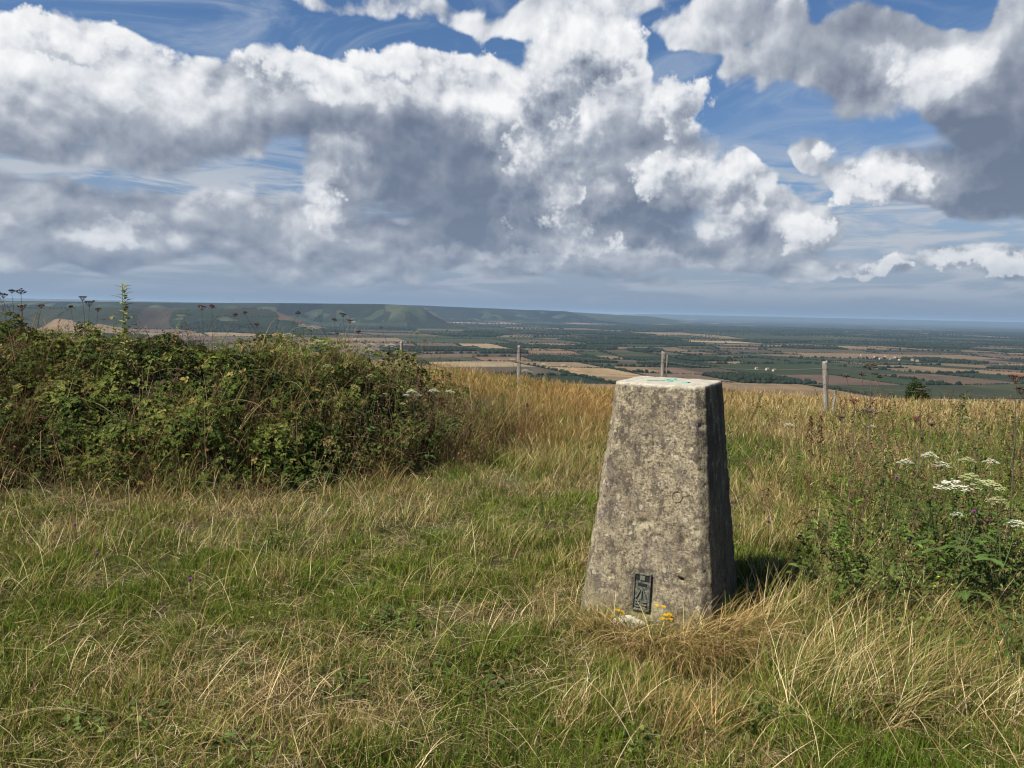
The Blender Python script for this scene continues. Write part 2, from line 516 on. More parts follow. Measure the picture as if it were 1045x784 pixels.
# ---------------------------------------------------------------- the ground as one sheet to the horizon
def terrain():
    NA = 420
    r = np.concatenate([np.arange(0.25, 12, 0.22), np.geomspace(12, 60, 60)[1:], np.geomspace(60, 1500, 70)[1:],
                        np.geomspace(1500, 70000, 190)[1:]])
    # fine spacing ahead, coarse behind
    th = np.concatenate([np.linspace(-0.95, 0.95, NA), np.linspace(0.95, 2 * np.pi - 0.95, 130)[1:-1]])
    R, T = np.meshgrid(r, th, indexing='ij')
    X = R * np.sin(T); Y = R * np.cos(T)
    Z = ground_h(X, Y)
    inside = (R > 1250) & (np.abs(X) < 0.86 * Y + 700) & (Y > 1250) & (Y < 15800)
    Z = Z - np.where(inside, 5.0, 0.0)
    n, m = R.shape
    V = np.stack([X, Y, Z], -1).reshape(-1, 3)
    i = np.arange(n - 1)[:, None] * m + np.arange(m)[None]
    j = np.arange(n - 1)[:, None] * m + (np.arange(m)[None] + 1) % m
    F = np.stack([i, i + m, j + m, j], -1).reshape(-1, 4)
    V = np.concatenate([V, [[0, 0, ground_h(np.array(0.), np.array(0.))]]]); c = len(V) - 1
    k = np.arange(m); F3 = np.stack([np.full(m, c), k, (k + 1) % m], 1)
    mat = new_mat('ground'); p = posco()
    _, _, pz = separate(p); d = vmath('LENGTH', p)
    near = ramp(noise(p, 3.5, 6, 0.6), [(0.3, (0.025, 0.022, 0.012)), (0.5, (0.055, 0.045, 0.025)), (0.72, (0.12, 0.10, 0.055))])
    near = mix(step(noise(p, 1.3, 4, 0.6), 0.5, 0.66), near, (0.045, 0.07, 0.02))
    pf = vmath('MULTIPLY', p, (1.0, 0.55, 1.0))
    cell = voronoi(pf, 0.0016, 0, 0.5, '3D', 'F1', 'Color', 0.9)
    cr, cg, cb = separate(cell)
    fields = ramp(cr, [(0.0, (0.014, 0.020, 0.011)), (0.4, (0.020, 0.028, 0.014)), (0.72, (0.028, 0.034, 0.018)), (0.88, (0.075, 0.064, 0.04)), (0.97, (0.17, 0.135, 0.08))])
    woods = step(noise(pf, 0.0011, 5, 0.6), 0.44, 0.52)
    far = mix(woods, fields, (0.012, 0.018, 0.010))
    down = mix(step(noise(p, 0.004, 5, 0.6), 0.4, 0.62), (0.026, 0.036, 0.015), (0.05, 0.052, 0.025))
    down = mix(step(noise(p, 0.0016, 4, 0.6), 0.50, 0.56), down, (0.022, 0.034, 0.016))
    far = mix(step(pz, -150, -90), far, down)
    col = mix(step(d, 60, 200), near, far)
    bsdf(col, 0.95, bump=noise(p, 22, 5, 0.6), bstr=0.6, bdist=0.03, spec=0.1)
    o = mesh('ground', V, [F, F3], mat, smooth=True)
    tag(o, 'rough downland ground falling away to the distant plain', 'ground', kind='structure')
terrain()

# ---------------------------------------------------------------- farmland of the vale: a patchwork of real fields
ANG = rad(14); CA, SA = math.cos(ANG), math.sin(ANG)


def warp(u, v):
    """field grid -> world"""
    u2 = u + (fbm(u / 1500, v / 1500, 2, 41) - 0.5) * 900
    v2 = v + (fbm(u / 1700, v / 1700, 2, 43) - 0.5) * 800
    return u2 * CA - v2 * SA, u2 * SA + v2 * CA


def visible(x, y, m=1.0):
    return (np.abs(x) < 0.80 * y + 500 * m) & (y > 1350) & (y < 15500)


leaves = []
_r = np.random.default_rng(5)


def split(u0, v0, u1, v1):
    cx, cyy = warp(np.array((u0 + u1) / 2), np.array((v0 + v1) / 2)); D = math.hypot(cx, cyy)
    su, sv = u1 - u0, v1 - v0
    if max(su, sv) < 3000 and not visible(cx, cyy, 1 + max(su, sv) / 400): return
    lim = (310 if D < 4500 else 520 if D < 8000 else 850) * _r.uniform(0.75, 1.5)
    if max(su, sv) < lim or (max(su, sv) < lim * 1.5 and _r.random() < 0.15):
        leaves.append((u0, v0, u1, v1, D)); return
    f = _r.uniform(0.36, 0.64)
    if su > sv * _r.uniform(0.75, 1.35): m = u0 + f * su; split(u0, v0, m, v1); split(m, v0, u1, v1)
    else: m = v0 + f * sv; split(u0, v0, u1, m); split(u0, m, u1, v1)


split(-16000, -4000, 18000, 20000)

KINDS = [(0.150, 0.105, 0.062), (0.105, 0.074, 0.050), (0.026, 0.036, 0.016), (0.017, 0.026, 0.013), (0.235, 0.175, 0.10),
         (0.042, 0.046, 0.021), (0.070, 0.058, 0.038), (0.032, 0.038, 0.018)]


def lumps(P, rx, rz, cols, seed):
    """rounded low tree crowns, one per point"""
    ph = (1 + 5 ** .5) / 2
    ico = np.array([(-1, ph, 0), (1, ph, 0), (-1, -ph, 0), (1, -ph, 0), (0, -1, ph), (0, 1, ph), (0, -1, -ph), (0, 1, -ph), (ph, 0, -1), (ph, 0, 1), (-ph, 0, -1), (-ph, 0, 1)]) / math.hypot(1, ph)
    fi = np.array([(0, 11, 5), (0, 5, 1), (0, 1, 7), (0, 7, 10), (0, 10, 11), (1, 5, 9), (5, 11, 4), (11, 10, 2), (10, 7, 6), (7, 1, 8), (3, 9, 4), (3, 4, 2), (3, 2, 6), (3, 6, 8), (3, 8, 9), (4, 9, 5), (2, 4, 11), (6, 2, 10), (8, 6, 7), (9, 8, 1)])
    g = np.random.default_rng(seed); N = len(P)
    J = ico[None] * g.uniform(0.7, 1.25, (N, 12, 1))
    a = g.uniform(0, 6.28, N); ca, sa = np.cos(a)[:, None], np.sin(a)[:, None]
    x = (J[..., 0] * ca - J[..., 1] * sa) * rx[:, None]; y = (J[..., 0] * sa + J[..., 1] * ca) * rx[:, None]
    V = np.stack([P[:, 0:1] + x, P[:, 1:2] + y, P[:, 2:3] + J[..., 2] * rz[:, None] + rz[:, None] * 0.55], -1).reshape(-1, 3)
    F = (fi[None] + np.arange(N)[:, None, None] * 12).reshape(-1, 3)
    return V, F, np.repeat(cols, 12, axis=0)


def farmland():
    V = []; F = []; cc = []; n = 0
    hp = []; wp = []; hs = []; ws = []
    for (u0, v0, u1, v1, D) in leaves:
        k = 5
        U, W = np.meshgrid(np.linspace(u0, u1, k + 1), np.linspace(v0, v1, k + 1), indexing='ij')
        x, y = warp(U, W); z = ground_h(x, y)
        mx, my, mz = x.mean(), y.mean(), z.mean()
        steep = z.max() - z.min()
        px = 522 + 785 * mx / my
        up = mz > PLAIN + 45
        q = vnoise(mx / 1400., my / 1400., 77)
        pw = 0.06 if D < 3500 else 0.13 if D < 6000 else 0.26 if D < 9000 else 0.36
        pw *= 0.5 + q
        if up: pw = 0.03 if D < 7000 else 0.0
        kind = _r.choice(8, p=(np.array([.17, .13, .20, .13, .04, .13, .10, .10]) if D < 7000 and not up else np.array([.05, .05, .23, .31, .02, .13, .06, .15]) if not up else np.array([.05, .03, .22, .34, .02, .22, .03, .09])))
        # a band of stubble and tan plough below the hill, as in the photograph
        if not up and D < 6500 and _r.random() < (0.62 if px < 640 else 0.38): kind = _r.choice([0, 1, 6, 0, 4], p=[.36, .26, .2, .13, .05])
        if up and D > 7000 and _r.random() < .85: kind = _r.choice([3, 7, 2])
        if mx < -1500 and up and px < 260 and my < 8000: kind = _r.choice([6, 2, 5, 7, 3])
        c = np.array(KINDS[kind]) * _r.uniform(0.82, 1.15) * _r.uniform(0.95, 1.05, 3) * (.48 if up and D > 7000 else .62 if up else .88)  # far ridge fields painted darker in place of cloud shadow
        wood = _r.random() < pw
        if wood: c = np.array((0.014, 0.02, 0.01))
        V.append(np.stack([x, y, z], -1).reshape(-1, 3)); cc.append(np.repeat(c[None], (k + 1) ** 2, 0))
        i = (np.arange(k)[:, None] * (k + 1) + np.arange(k)[None]).ravel()
        F.append(np.stack([i, i + k + 1, i + k + 2, i + 1], 1) + n); n += (k + 1) ** 2
        if wood:
            sp = 11 if D < 3500 else 16 if D < 6000 else 30 if D < 9000 else 48
            nu, nv = max(2, int((u1 - u0) / sp)), max(2, int((v1 - v0) / sp))
            a, b = np.meshgrid(np.linspace(u0, u1, nu), np.linspace(v0, v1, nv)); a = a.ravel() + _r.uniform(-.5, .5, a.size) * sp; b = b.ravel() + _r.uniform(-.5, .5, b.size) * sp
            wx, wy = warp(a, b)
            keep = vnoise(wx / 120, wy / 120, 9) > 0.22
            wp.append(np.stack([wx, wy], 1)[keep]); ws.append(np.full(keep.sum(), sp * 0.75))
        else:
            for (a0, b0, a1, b1) in ((u0, v0, u1, v0), (u0, v0, u0, v1)):
                kindh = _r.random()
                if kindh < 0.28 or (up and (D > 7000 or kindh < 0.6)): continue
                L = math.hypot(a1 - a0, b1 - b0); sp = (6.5 if D < 3500 else 11 if D < 6000 else 22 if D < 9000 else 45)
                m = max(2, int(L / sp)); t = np.linspace(0, 1, m) + _r.uniform(-.3, .3, m) / m
                hx, hy = warp(a0 + (a1 - a0) * t, b0 + (b1 - b0) * t)
                trees = _r.random(m) < (0.06 if kindh < 0.65 else 0.40)
                keep = _r.random(m) < 0.93
                hp.append(np.stack([hx, hy], 1)[keep]); s = np.where(trees, _r.uniform(5, 8.5, m), _r.uniform(2.0, 3.2, m))
                s = np.maximum(s, sp * 0.30); hs.append(s[keep])
    mat = new_mat('farmland'); p = posco()
    bands = noise(vmath('MULTIPLY', p, (0.03, 0.004, 0.01)), 1.0, 4, 0.6)
    patch = noise(p, 0.006, 5, 0.6)
    f = vmath('MULTIPLY', tint(), combine(*[step(bands, 0.3, 0.7, 0.85, 1.12, False) * step(patch, 0.3, 0.7, 0.80, 1.16, False)] * 3))
    bsdf(f, 0.95, spec=0.05)
    o = mesh('farmland', np.concatenate(V), np.concatenate(F), mat, smooth=False, col=np.concatenate(cc))
    tag(o, 'patchwork of tan stubble and green fields across the plain', 'fields', kind='structure')
    gcol = np.array((0.014, 0.021, 0.010))
    for nm, P, s, lab, cat in (('hedgerows', hp, hs, 'dark hedgerows and lines of trees dividing the far fields', 'hedgerows'),
                               ('woodland', wp, ws, 'far-off dark woods scattered over the plain', 'woods')):
        P = np.concatenate(P); s = np.concatenate(s)
        ok = visible(P[:, 0], P[:, 1], .3); P = P[ok]; s = s[ok]
        z = ground_h(P[:, 0], P[:, 1]); N = len(P)
        hz = np.where(s < 4, s * 0.9, np.clip(s * 0.85, 4.5, 8)) * _r.uniform(0.8, 1.25, N)
        c = gcol[None] * _r.uniform(0.65, 1.35, (N, 1)) * _r.uniform(0.9, 1.1, (N, 3))
        v, f, c = lumps(np.column_stack([P, z]), s * _r.uniform(0.85, 1.2, N), hz, c, 3)
        print(nm, N)
        tag(mesh(nm, v, f, M_tree, smooth=True, col=c), lab, cat, kind='stuff')
farmland()


def far_houses():
    mw = new_mat('house_wall'); bsdf((0.42, 0.39, 0.34), 0.9)
    mr = new_mat('house_roof'); bsdf((0.20, 0.10, 0.07), 0.9)
    wall_v = np.array([(-5, -4, 0), (5, -4, 0), (5, 4, 0), (-5, 4, 0), (-5, -4, 5), (5, -4, 5), (5, 4, 5), (-5, 4, 5), (-5, 0, 8.2), (5, 0, 8.2)], float)
    wall_f = [np.array([(0, 1, 5, 4), (1, 2, 6, 5), (2, 3, 7, 6), (3, 0, 4, 7)]), np.array([(5, 6, 9), (7, 4, 8)])]
    roof_v = np.array([(-5.4, -4.6, 4.7), (5.4, -4.6, 4.7), (5.4, 0, 8.6), (-5.4, 0, 8.6), (5.4, 4.6, 4.7), (-5.4, 4.6, 4.7),
                       (-5.4, -4.6, 4.4), (5.4, -4.6, 4.4), (5.4, 0, 8.3), (-5.4, 0, 8.3), (5.4, 4.6, 4.4), (-5.4, 4.6, 4.4)], float)
    roof_f = np.array([(0, 1, 2, 3), (3, 2, 4, 5), (7, 6, 9, 8), (8, 9, 11, 10), (0, 6, 7, 1), (4, 10, 11, 5)])
    first = None; g = np.random.default_rng(9)
    spots = [(905 + dx, 365 + dy, 'village') for dx, dy in [(-26, -2), (-19, 1), (-12, 0), (-7, 2), (-2, -1), (3, 2), (8, 0), (13, 3), (19, 1), (26, 3), (31, 4)]]
    spots += [(783, 378, 'farm'), (790, 379, 'farm'), (772, 377, 'farm')]
    spots += [(640, 343, 'hamlet'), (652, 344, 'hamlet'), (664, 342, 'hamlet'), (618, 346, 'hamlet')]
    lab = {'village': 'tiny pale house with reddish roof in the far village below the right skyline',
           'farm': 'tiny pale farm building among the fields right of the pillar top',
           'hamlet': 'tiny pale house of the hamlet on the plain above the pillar top'}
    grp = {'village': 'houses of the far village', 'farm': 'farm buildings on the plain', 'hamlet': 'houses of the far hamlet'}
    for px, py, k in spots:
        d = ray(px, py); t = np.arange(1400, 14000, 4.0)
        P = EYE + d[None] * t[:, None]; hit = np.argmax(P[:, 2] < ground_h(P[:, 0], P[:, 1]))
        P = P[hit]
        if first is None:
            r = thing('far_house', lab[k], 'house')
            w = mesh('wall', wall_v, wall_f, mw, r); f = mesh('roof', roof_v, roof_f, mr, r); first = (r, w, f)
        else:
            r = first[0].copy(); C.objects.link(r)
            for c0 in first[1:]:
                c = c0.copy(); C.objects.link(c); c.parent = r
            r['label'] = lab[k]
        r['group'] = grp[k]
        r.location = (P[0], P[1], float(ground_h(P[0:1], P[1:2])[0]) - 0.3)
        r.rotation_euler.z = g.uniform(-0.5, 0.5); s = g.uniform(0.8, 1.2); r.scale = (s, s, s)
far_houses()

# ---------------------------------------------------------------- the air between
def haze():
    hx, z0, z1 = 75000.0, -260.0, 125.0
    V = np.array([(x, y, z) for z in (z0, z1) for y in (-hx, hx) for x in (-hx, hx)])
    F = np.array([(0, 2, 3, 1), (4, 5, 7, 6), (0, 1, 5, 4), (2, 6, 7, 3), (0, 4, 6, 2), (1, 3, 7, 5)])
    m = new_mat('haze'); nt = S.tree
    pv = nt.nodes.new('ShaderNodeVolumePrincipled'); pv.inputs['Color'].default_value = (0.50, 0.72, 1.0, 1)
    pv.inputs['Density'].default_value = 2.6e-5; pv.inputs['Anisotropy'].default_value = 0.2
    out = nt.nodes.new('ShaderNodeOutputMaterial'); link(S(pv.outputs[0]), out.inputs['Volume'])
    m.cycles.homogeneous_volume = True
    tag(mesh('haze', V, F, m), 'thin blue summer haze over the plain', 'haze', kind='stuff')
haze()
# ---------------------------------------------------------------- trig pillar
PX, PY, PTH, PB, PT, PH, PC = 0.821, 3.987, -0.466, 0.689, 0.458, 1.188, 0.0435
PZ = -0.009


def octa(side, c, n):
    """outline of a chamfered square, n points per flat and 5 per chamfer"""
    h = side / 2; e = h - c
    P = [(-e, -h), (e, -h), (h, -e), (h, e), (e, h), (-e, h), (-h, e), (-h, -e)]
    out = []; nrm = []
    for k in range(8):
        a, b = np.array(P[k]), np.array(P[(k + 1) % 8]); m = n if k % 2 == 0 else 5
        d = (b - a) / np.linalg.norm(b - a); nn = np.array([d[1], -d[0]])
        for t in np.arange(m) / m: out.append(a + (b - a) * t); nrm.append(nn)
    return np.array(out), np.array(nrm)


def face_point(px, py):
    """(u, z) on the lit face for a place of the photograph"""
    d = ray(px, py); ct, st = math.cos(-PTH), math.sin(-PTH)
    o = EYE - np.array([PX, PY, PZ]); lo = np.array([o[0] * ct - o[1] * st, o[0] * st + o[1] * ct, o[2]])
    ld = np.array([d[0] * ct - d[1] * st, d[0] * st + d[1] * ct, d[2]])
    k = (PB - PT) / 2 / PH          # y = -(PB/2 - k z)
    t = (-(PB / 2) + k * lo[2] - lo[1]) / (ld[1] - k * ld[2])
    p = lo + ld * t
    return p[0], p[2]


def pillar():
    root = thing('trig_pillar', 'tall tapering weathered concrete trig pillar standing in the grass', 'survey pillar', (PX, PY, PZ))
    root.rotation_euler.z = PTH
    NR, n = 150, 56
    zs = np.linspace(-0.30, PH, NR); V = []
    hole = face_point(695, 592); hole2 = face_point(652, 566); br = face_point(655, 603)
    g = np.random.default_rng(2)
    for z in zs:
        t = z / PH; side = PB + (PT - PB) * t
        P, Nn = octa(side, PC + 0.001 * math.sin(z * 9), n)
        rim = math.exp(-((PH - z) / 0.006))
        P = P - Nn * 0.004 * rim
        ang = np.arctan2(P[:, 1], P[:, 0])
        s = np.cumsum(np.r_[0, np.linalg.norm(np.diff(P, axis=0), axis=1)])
        dsp = (fbm(s * 9, np.full_like(s, z * 9), 5, 4, 0.6) - 0.5) * 0.010
        dsp -= np.maximum(vnoise(s * 46, np.full_like(s, z * 46), 6) - 0.80, 0) * 0.045       # pits
        dsp -= np.maximum(fbm(s * 18, np.full_like(s, z * 18), 2, 16) - 0.74, 0) * 0.05
        # chipped arrises
        edge = np.zeros(len(P)); 
        for k0 in np.cumsum([0, n, 5, n, 5, n, 5, n]): edge = np.maximum(edge, np.exp(-((np.arange(len(P)) - k0) / 1.6) ** 2))
        dsp -= edge * 0.010 * np.maximum(vnoise(s * 0 + ang * 3, np.full_like(s, z * 22), 21) - 0.55, 0) * 2
        front = (P[:, 1] < -side / 2 + 0.002)
        for (hu, hz), r, dep in ((hole, 0.012, 0.04), (hole2, 0.011, 0.010)):
            q = np.hypot(P[:, 0] - hu, (z - hz) * 1.25)
            dsp -= np.where(front, np.exp(-(q / r) ** 4) * dep, 0)
        # shallow recess around the bracket
        q = np.maximum(np.abs(P[:, 0] - br[0]) / 0.056, np.abs(z - br[1] + 0.01) / 0.115)
        dsp -= np.where(front, (1 - sstep(q, 0.92, 1.04)) * 0.010, 0)
        P = P + Nn * dsp[:, None]
        V.append(np.column_stack([P, np.full(len(P), z)]))
    m = len(V[0])
    # top: rings closing in
    last = V[-1].copy()
    nt = 26
    for k in range(1, nt):
        f = 1 - k / nt
        q = last.copy(); q[:, :2] *= f if k > 1 else 0.985
        q[:, 2] = PH + 0.002 + (fbm(q[:, 0] * 22, q[:, 1] * 22, 4, 12) - 0.5) * 0.008
        V.append(q)
    V = np.concatenate(V); rows = NR + nt - 1
    i = np.arange(rows - 1)[:, None] * m + np.arange(m)[None]; j = np.arange(rows - 1)[:, None] * m + (np.arange(m)[None] + 1) % m
    F = np.stack([i, j, j + m, i + m], -1).reshape(-1, 4)
    V = np.concatenate([V, [[0, 0, PH + 0.002]]]); c = len(V) - 1; b0 = (rows - 1) * m; k = np.arange(m)
    F3 = np.stack([b0 + k, b0 + (k + 1) % m, np.full(m, c)], 1)
    mat = new_mat('weathered_concrete'); p = objco()
    _, _, pz = separate(p)
    big = noise(p, 5.0, 6, 0.62); spot = noise(p, 26.0, 5, 0.65); fine = noise(p, 95.0, 3, 0.7); grit = voronoi(p, 150.0, 0, 0.5)
    streak = noise(vmath('MULTIPLY', p, (1.0, 1.0, 0.18)), 11.0, 5, 0.65)
    col = mix(step(big, 0.36, 0.64), (0.225, 0.19, 0.125), (0.335, 0.29, 0.19))
    col = mix(step(streak, 0.50, 0.66) * 0.75, col, (0.17, 0.14, 0.115))
    dark = step(noise(p, 15.0, 7, 0.72), 0.50, 0.60)
    col = mix(dark * step(noise(p, 3.2, 3, 0.6), 0.38, 0.62) * 0.85, col, (0.105, 0.088, 0.085))
    col = mix(step(spot, 0.57, 0.66) * 0.65, col, (0.50, 0.45, 0.33))
    col = mix(step(noise(p, 38.0, 4, 0.7), 0.56, 0.64) * 0.85, col, (0.055, 0.05, 0.05))
    col = mix(step(fine, 0.46, 0.60) * 0.75, col, (0.085, 0.068, 0.06))
    col = mix(step(noise(p, 60.0, 3, 0.6), 0.64, 0.71) * 0.5, col, (0.56, 0.52, 0.43))
    blot = step(noise(vmath('MULTIPLY', p, (1, 1, 0.55)), 14.0, 9, 0.80), 0.51, 0.575)
    col = mix(blot * 0.82, col, (0.078, 0.064, 0.050))
    lich = step(voronoi(vmath('ADD', p, vmath('SCALE', noise(p, 30, 3, .6, color=True), scale=0.03)), 15.0, 0, .5), 0.14, 0.20)
    col = mix((1.0 - lich) * step(noise(p, 4.0, 2, .5), .48, .56) * .6, col, (0.46, 0.44, 0.33))
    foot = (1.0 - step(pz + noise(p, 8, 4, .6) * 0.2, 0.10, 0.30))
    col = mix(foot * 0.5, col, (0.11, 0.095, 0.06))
    pale = step(noise(p, 8.5, 7, 0.7), 0.56, 0.66)
    col = mix(pale * 0.55, col, (0.52, 0.465, 0.31))
    algae = (1.0 - step(pz, 0.0, 0.42)) * step(noise(p, 9.0, 5, 0.65), 0.46, 0.60)
    col = mix(algae * 0.5, col, (0.22, 0.20, 0.11))
    top = step(pz, PH - 0.020, PH - 0.004)
    col = mix(top * 0.7, col, mix(step(spot, 0.45, 0.6), (0.52, 0.50, 0.43), (0.40, 0.37, 0.30)))
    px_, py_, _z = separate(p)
    shade_stain = step(px_ + _z * 0.0972 + noise(p, 12.0, 4, 0.6) * 0.012, 0.341, 0.352) * step(streak, 0.25, 0.50)  # dark streaky stain that also paints shade on the face turned from the sun
    col = mix(shade_stain * step(_z, 0.05, 0.95, 0.55, 0.90), col, (0.052, 0.042, 0.032))
    h = noise(p, 60.0, 6, 0.75) * 1.0 - step(grit, 0.0, 0.35) * -0.4
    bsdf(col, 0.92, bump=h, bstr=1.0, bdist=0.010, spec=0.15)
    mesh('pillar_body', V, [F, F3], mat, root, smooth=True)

    # flush bracket: frame, plate with raised arrow, slots painted as dark slabs
    mb = new_mat('bronze'); pb = objco()
    bc = mix(step(noise(pb, 60, 4, 0.6), 0.4, 0.65), (0.045, 0.05, 0.042), (0.145, 0.15, 0.115))
    bc = mix(step(noise(pb, 90, 4, 0.7), 0.55, 0.65), bc, (0.24, 0.22, 0.16))
    bsdf(bc, 0.55, bump=noise(pb, 200, 3), bstr=0.3, bdist=0.002, spec=0.4, metal=0.3)
    ml = new_mat('bracket_relief'); bsdf((0.10, 0.11, 0.085), 0.8, spec=0.2)
    md = new_mat('slot_shade'); bsdf((0.012, 0.014, 0.014), 0.8, spec=0.2)
    k = (PB - PT) / 2 / PH
    u0, z0 = br; z0 -= 0.005
    y0 = -(PB / 2 - k * z0)
    tilt = Matrix.Rotation(-math.atan(k), 3, 'X')

    def place(o):
        o.parent = root; o.location = (u0, y0, z0); o.rotation_euler = tilt.to_euler()

    def boxes(name, lst, mt, par=None):
        V = []; F = []; n = 0
        for (x0, x1, a0, a1, b0, b1) in lst:      # x, depth (negative is outward), height
            e = 0.0008
            for (xx, yy, zz) in ((x0, a1, b0), (x1, a1, b0), (x1, a1, b1), (x0, a1, b1), (x0, a0 + e, b0), (x1, a0 + e, b0), (x1, a0 + e, b1), (x0, a0 + e, b1),
                                 (x0 + e, a0, b0 + e), (x1 - e, a0, b0 + e), (x1 - e, a0, b1 - e), (x0 + e, a0, b1 - e)): V.append((xx, yy, zz))
            F += [[n + 8, n + 9, n + 10, n + 11]] + [[n + a, n + b, n + c, n + d] for a, b, c, d in ((4, 5, 9, 8), (5, 6, 10, 9), (6, 7, 11, 10), (7, 4, 8, 11), (0, 1, 5, 4), (1, 2, 6, 5), (2, 3, 7, 6), (3, 0, 4, 7), (3, 2, 1, 0))]
            n += 12
        return mesh(name, V, np.array(F), mt, par)
    hw, hh = 0.044, 0.092
    plate = boxes('flush_bracket', [(-hw, hw, 0.001, 0.016, -hh, hh)], mb); place(plate)
    boxes('bracket_rim', [(-hw, -hw + .007, -.006, .003, -hh, hh), (hw - .007, hw, -.006, .003, -hh, hh), (-hw + .007, hw - .007, -.006, .003, hh - .008, hh), (-hw + .007, hw - .007, -.006, .003, -hh, -hh + .007)], mb, plate)
    boxes('slot_shade', [(-.033, -.013, -.0015, .003, .055, .082), (.016, .034, -.0015, .003, .055, .082), (-.022, .024, -.002, .003, .028, .042), (-.028, -.02, -.0012, .003, -.07, -.03), (.02, .03, -.0012, .003, -.08, -.045)], md, plate)  # raised near-black slabs, the shade inside slots put into their colour
    # raised boss, broad arrow and bars
    bars = [(-.012, .014, -.006, .0, .058, .080)]
    ar = MB()
    for a in (-0.42, 0.0, 0.42):
        q = np.array([[0, -.004, .024], [math.sin(a) * .055, -.004, .024 - math.cos(a) * .055]])
        ar.tube(q, 0.0032, (0.3, 0.31, 0.24), 6)
    for zz in (-.045, -.06, -.075):
        ar.tube([[-.03, -.003, zz], [-.008, -.003, zz]], .0025, (0.3, .31, .24), 6); ar.tube([[.004, -.003, zz - .004], [.03, -.003, zz - .004]], .0025, (0.3, .31, .24), 6)
    o = ar.build('broad_arrow', ml, plate)
    boxes('bracket_boss', bars, ml, plate)

    # round plug in the face
    pu, pz_ = face_point(691, 507)
    rg = MB(); a = np.linspace(0, 2 * np.pi, 25)
    ring = np.column_stack([np.cos(a) * .024, np.zeros(25), np.sin(a) * .027])
    rg.tube(ring, 0.0034, (0.5, 0.46, 0.38), 6)
    o = rg.build('plug_ring', mat, root, smooth=True); o.location = (pu, -(PB / 2 - k * pz_) - 0.001, pz_); o.rotation_euler = tilt.to_euler()

    # three-armed centring plate let into the top, green with verdigris
    mv = new_mat('verdigris'); pv = objco()
    bsdf(mix(step(noise(pv, 40, 4, .6), .4, .62), (0.11, 0.33, 0.30), (0.33, 0.36, 0.28)), 0.7, bump=noise(pv, 150, 3), bstr=.3, bdist=.002, spec=.3)
    V = []; F = []; n = 0
    for kk in range(3):
        a = rad(120 * kk + 188) - PTH; d = np.array([math.cos(a), math.sin(a)]); s = np.array([-d[1], d[0]])
        for r0, r1, w in ((0.028, 0.125, 0.014),):
            P = [d * r0 - s * w, d * r1 - s * w * .8, d * r1 + s * w * .8, d * r0 + s * w]
            V += [(*p_, 0) for p_ in P] + [(*p_, -0.012) for p_ in P]
            F += [[n, n + 1, n + 2, n + 3]] + [[n + 4 + q, n + 4 + (q + 1) % 4, n + (q + 1) % 4, n + q] for q in range(4)]; n += 8
    a = np.arange(24) * 2 * np.pi / 24
    for r, z in ((0.022, -0.012), (0.022, 0.001), (0.034, 0.001), (0.034, -0.012)): V += [(r * math.cos(q), r * math.sin(q), z) for q in a]
    for q in range(3): F += [[n + q * 24 + i, n + (q + 1) * 24 + i, n + (q + 1) * 24 + (i + 1) % 24, n + q * 24 + (i + 1) % 24] for i in range(24)]
    mesh('centring_plate', V, np.array(F), mv, root, loc=(0, 0, PH + 0.0075))
    return root
pillar()


# ---------------------------------------------------------------- chalk lump at the foot of the bracket
def blob(name, loc, r, mat, seed, amp=0.35, parent=None, sub=24):
    u = np.linspace(0, np.pi, sub); v = np.linspace(0, 2 * np.pi, sub * 2, endpoint=False)
    U, W = np.meshgrid(u, v, indexing='ij')
    D = np.stack([np.sin(U) * np.cos(W), np.sin(U) * np.sin(W), np.cos(U)], -1)
    k = 1 + (fbm(D[..., 0] * 2.2 + 5 + D[..., 2], D[..., 1] * 2.2 + 5 - D[..., 2], 4, seed) - 0.5) * amp * 2
    P = (D * k[..., None] * np.array(r)).reshape(-1, 3); m = sub * 2
    i = np.arange(sub - 1)[:, None] * m + np.arange(m)[None]; j = np.arange(sub - 1)[:, None] * m + (np.arange(m)[None] + 1) % m
    return mesh(name, P, np.stack([i, i + m, j + m, j], -1).reshape(-1, 4), mat, parent, smooth=True, loc=loc)


mc = new_mat('chalk'); p = objco()
bsdf(mix(step(noise(p, 26, 5, .6), .42, .62), (0.60, 0.57, 0.46), (0.30, 0.27, 0.19)), 0.95, bump=noise(p, 60, 5, .6), bstr=.7, bdist=.006)
cpos = np.array([PX, PY, 0]) + np.array([math.cos(PTH) * -0.035 - math.sin(PTH) * -0.405, math.sin(PTH) * -0.035 + math.cos(PTH) * -0.405, 0])
st = blob('chalk_stone', (cpos[0], cpos[1], near_h(cpos[0], cpos[1]) + 0.018), (0.085, 0.05, 0.045), mc, 8, .7)
tag(st, 'pale chalk lump lying under the metal bracket of the pillar', 'stone')


# ---------------------------------------------------------------- fence posts along the brow
mw = new_mat('weathered_timber'); p = objco()
gr = noise(vmath('MULTIPLY', p, (1, 1, 0.06)), 75, 4, 0.6)
wc = ramp(gr, [(0.3, (0.06, 0.052, 0.045)), (0.5, (0.22, 0.20, 0.17)), (0.72, (0.38, 0.355, 0.31))])
wc = mix(step(noise(p, 9, 4, .6), .55, .68) * .7, wc, (0.17, 0.15, 0.12))
bsdf(wc, 0.9, bump=gr, bstr=0.6, bdist=0.008)


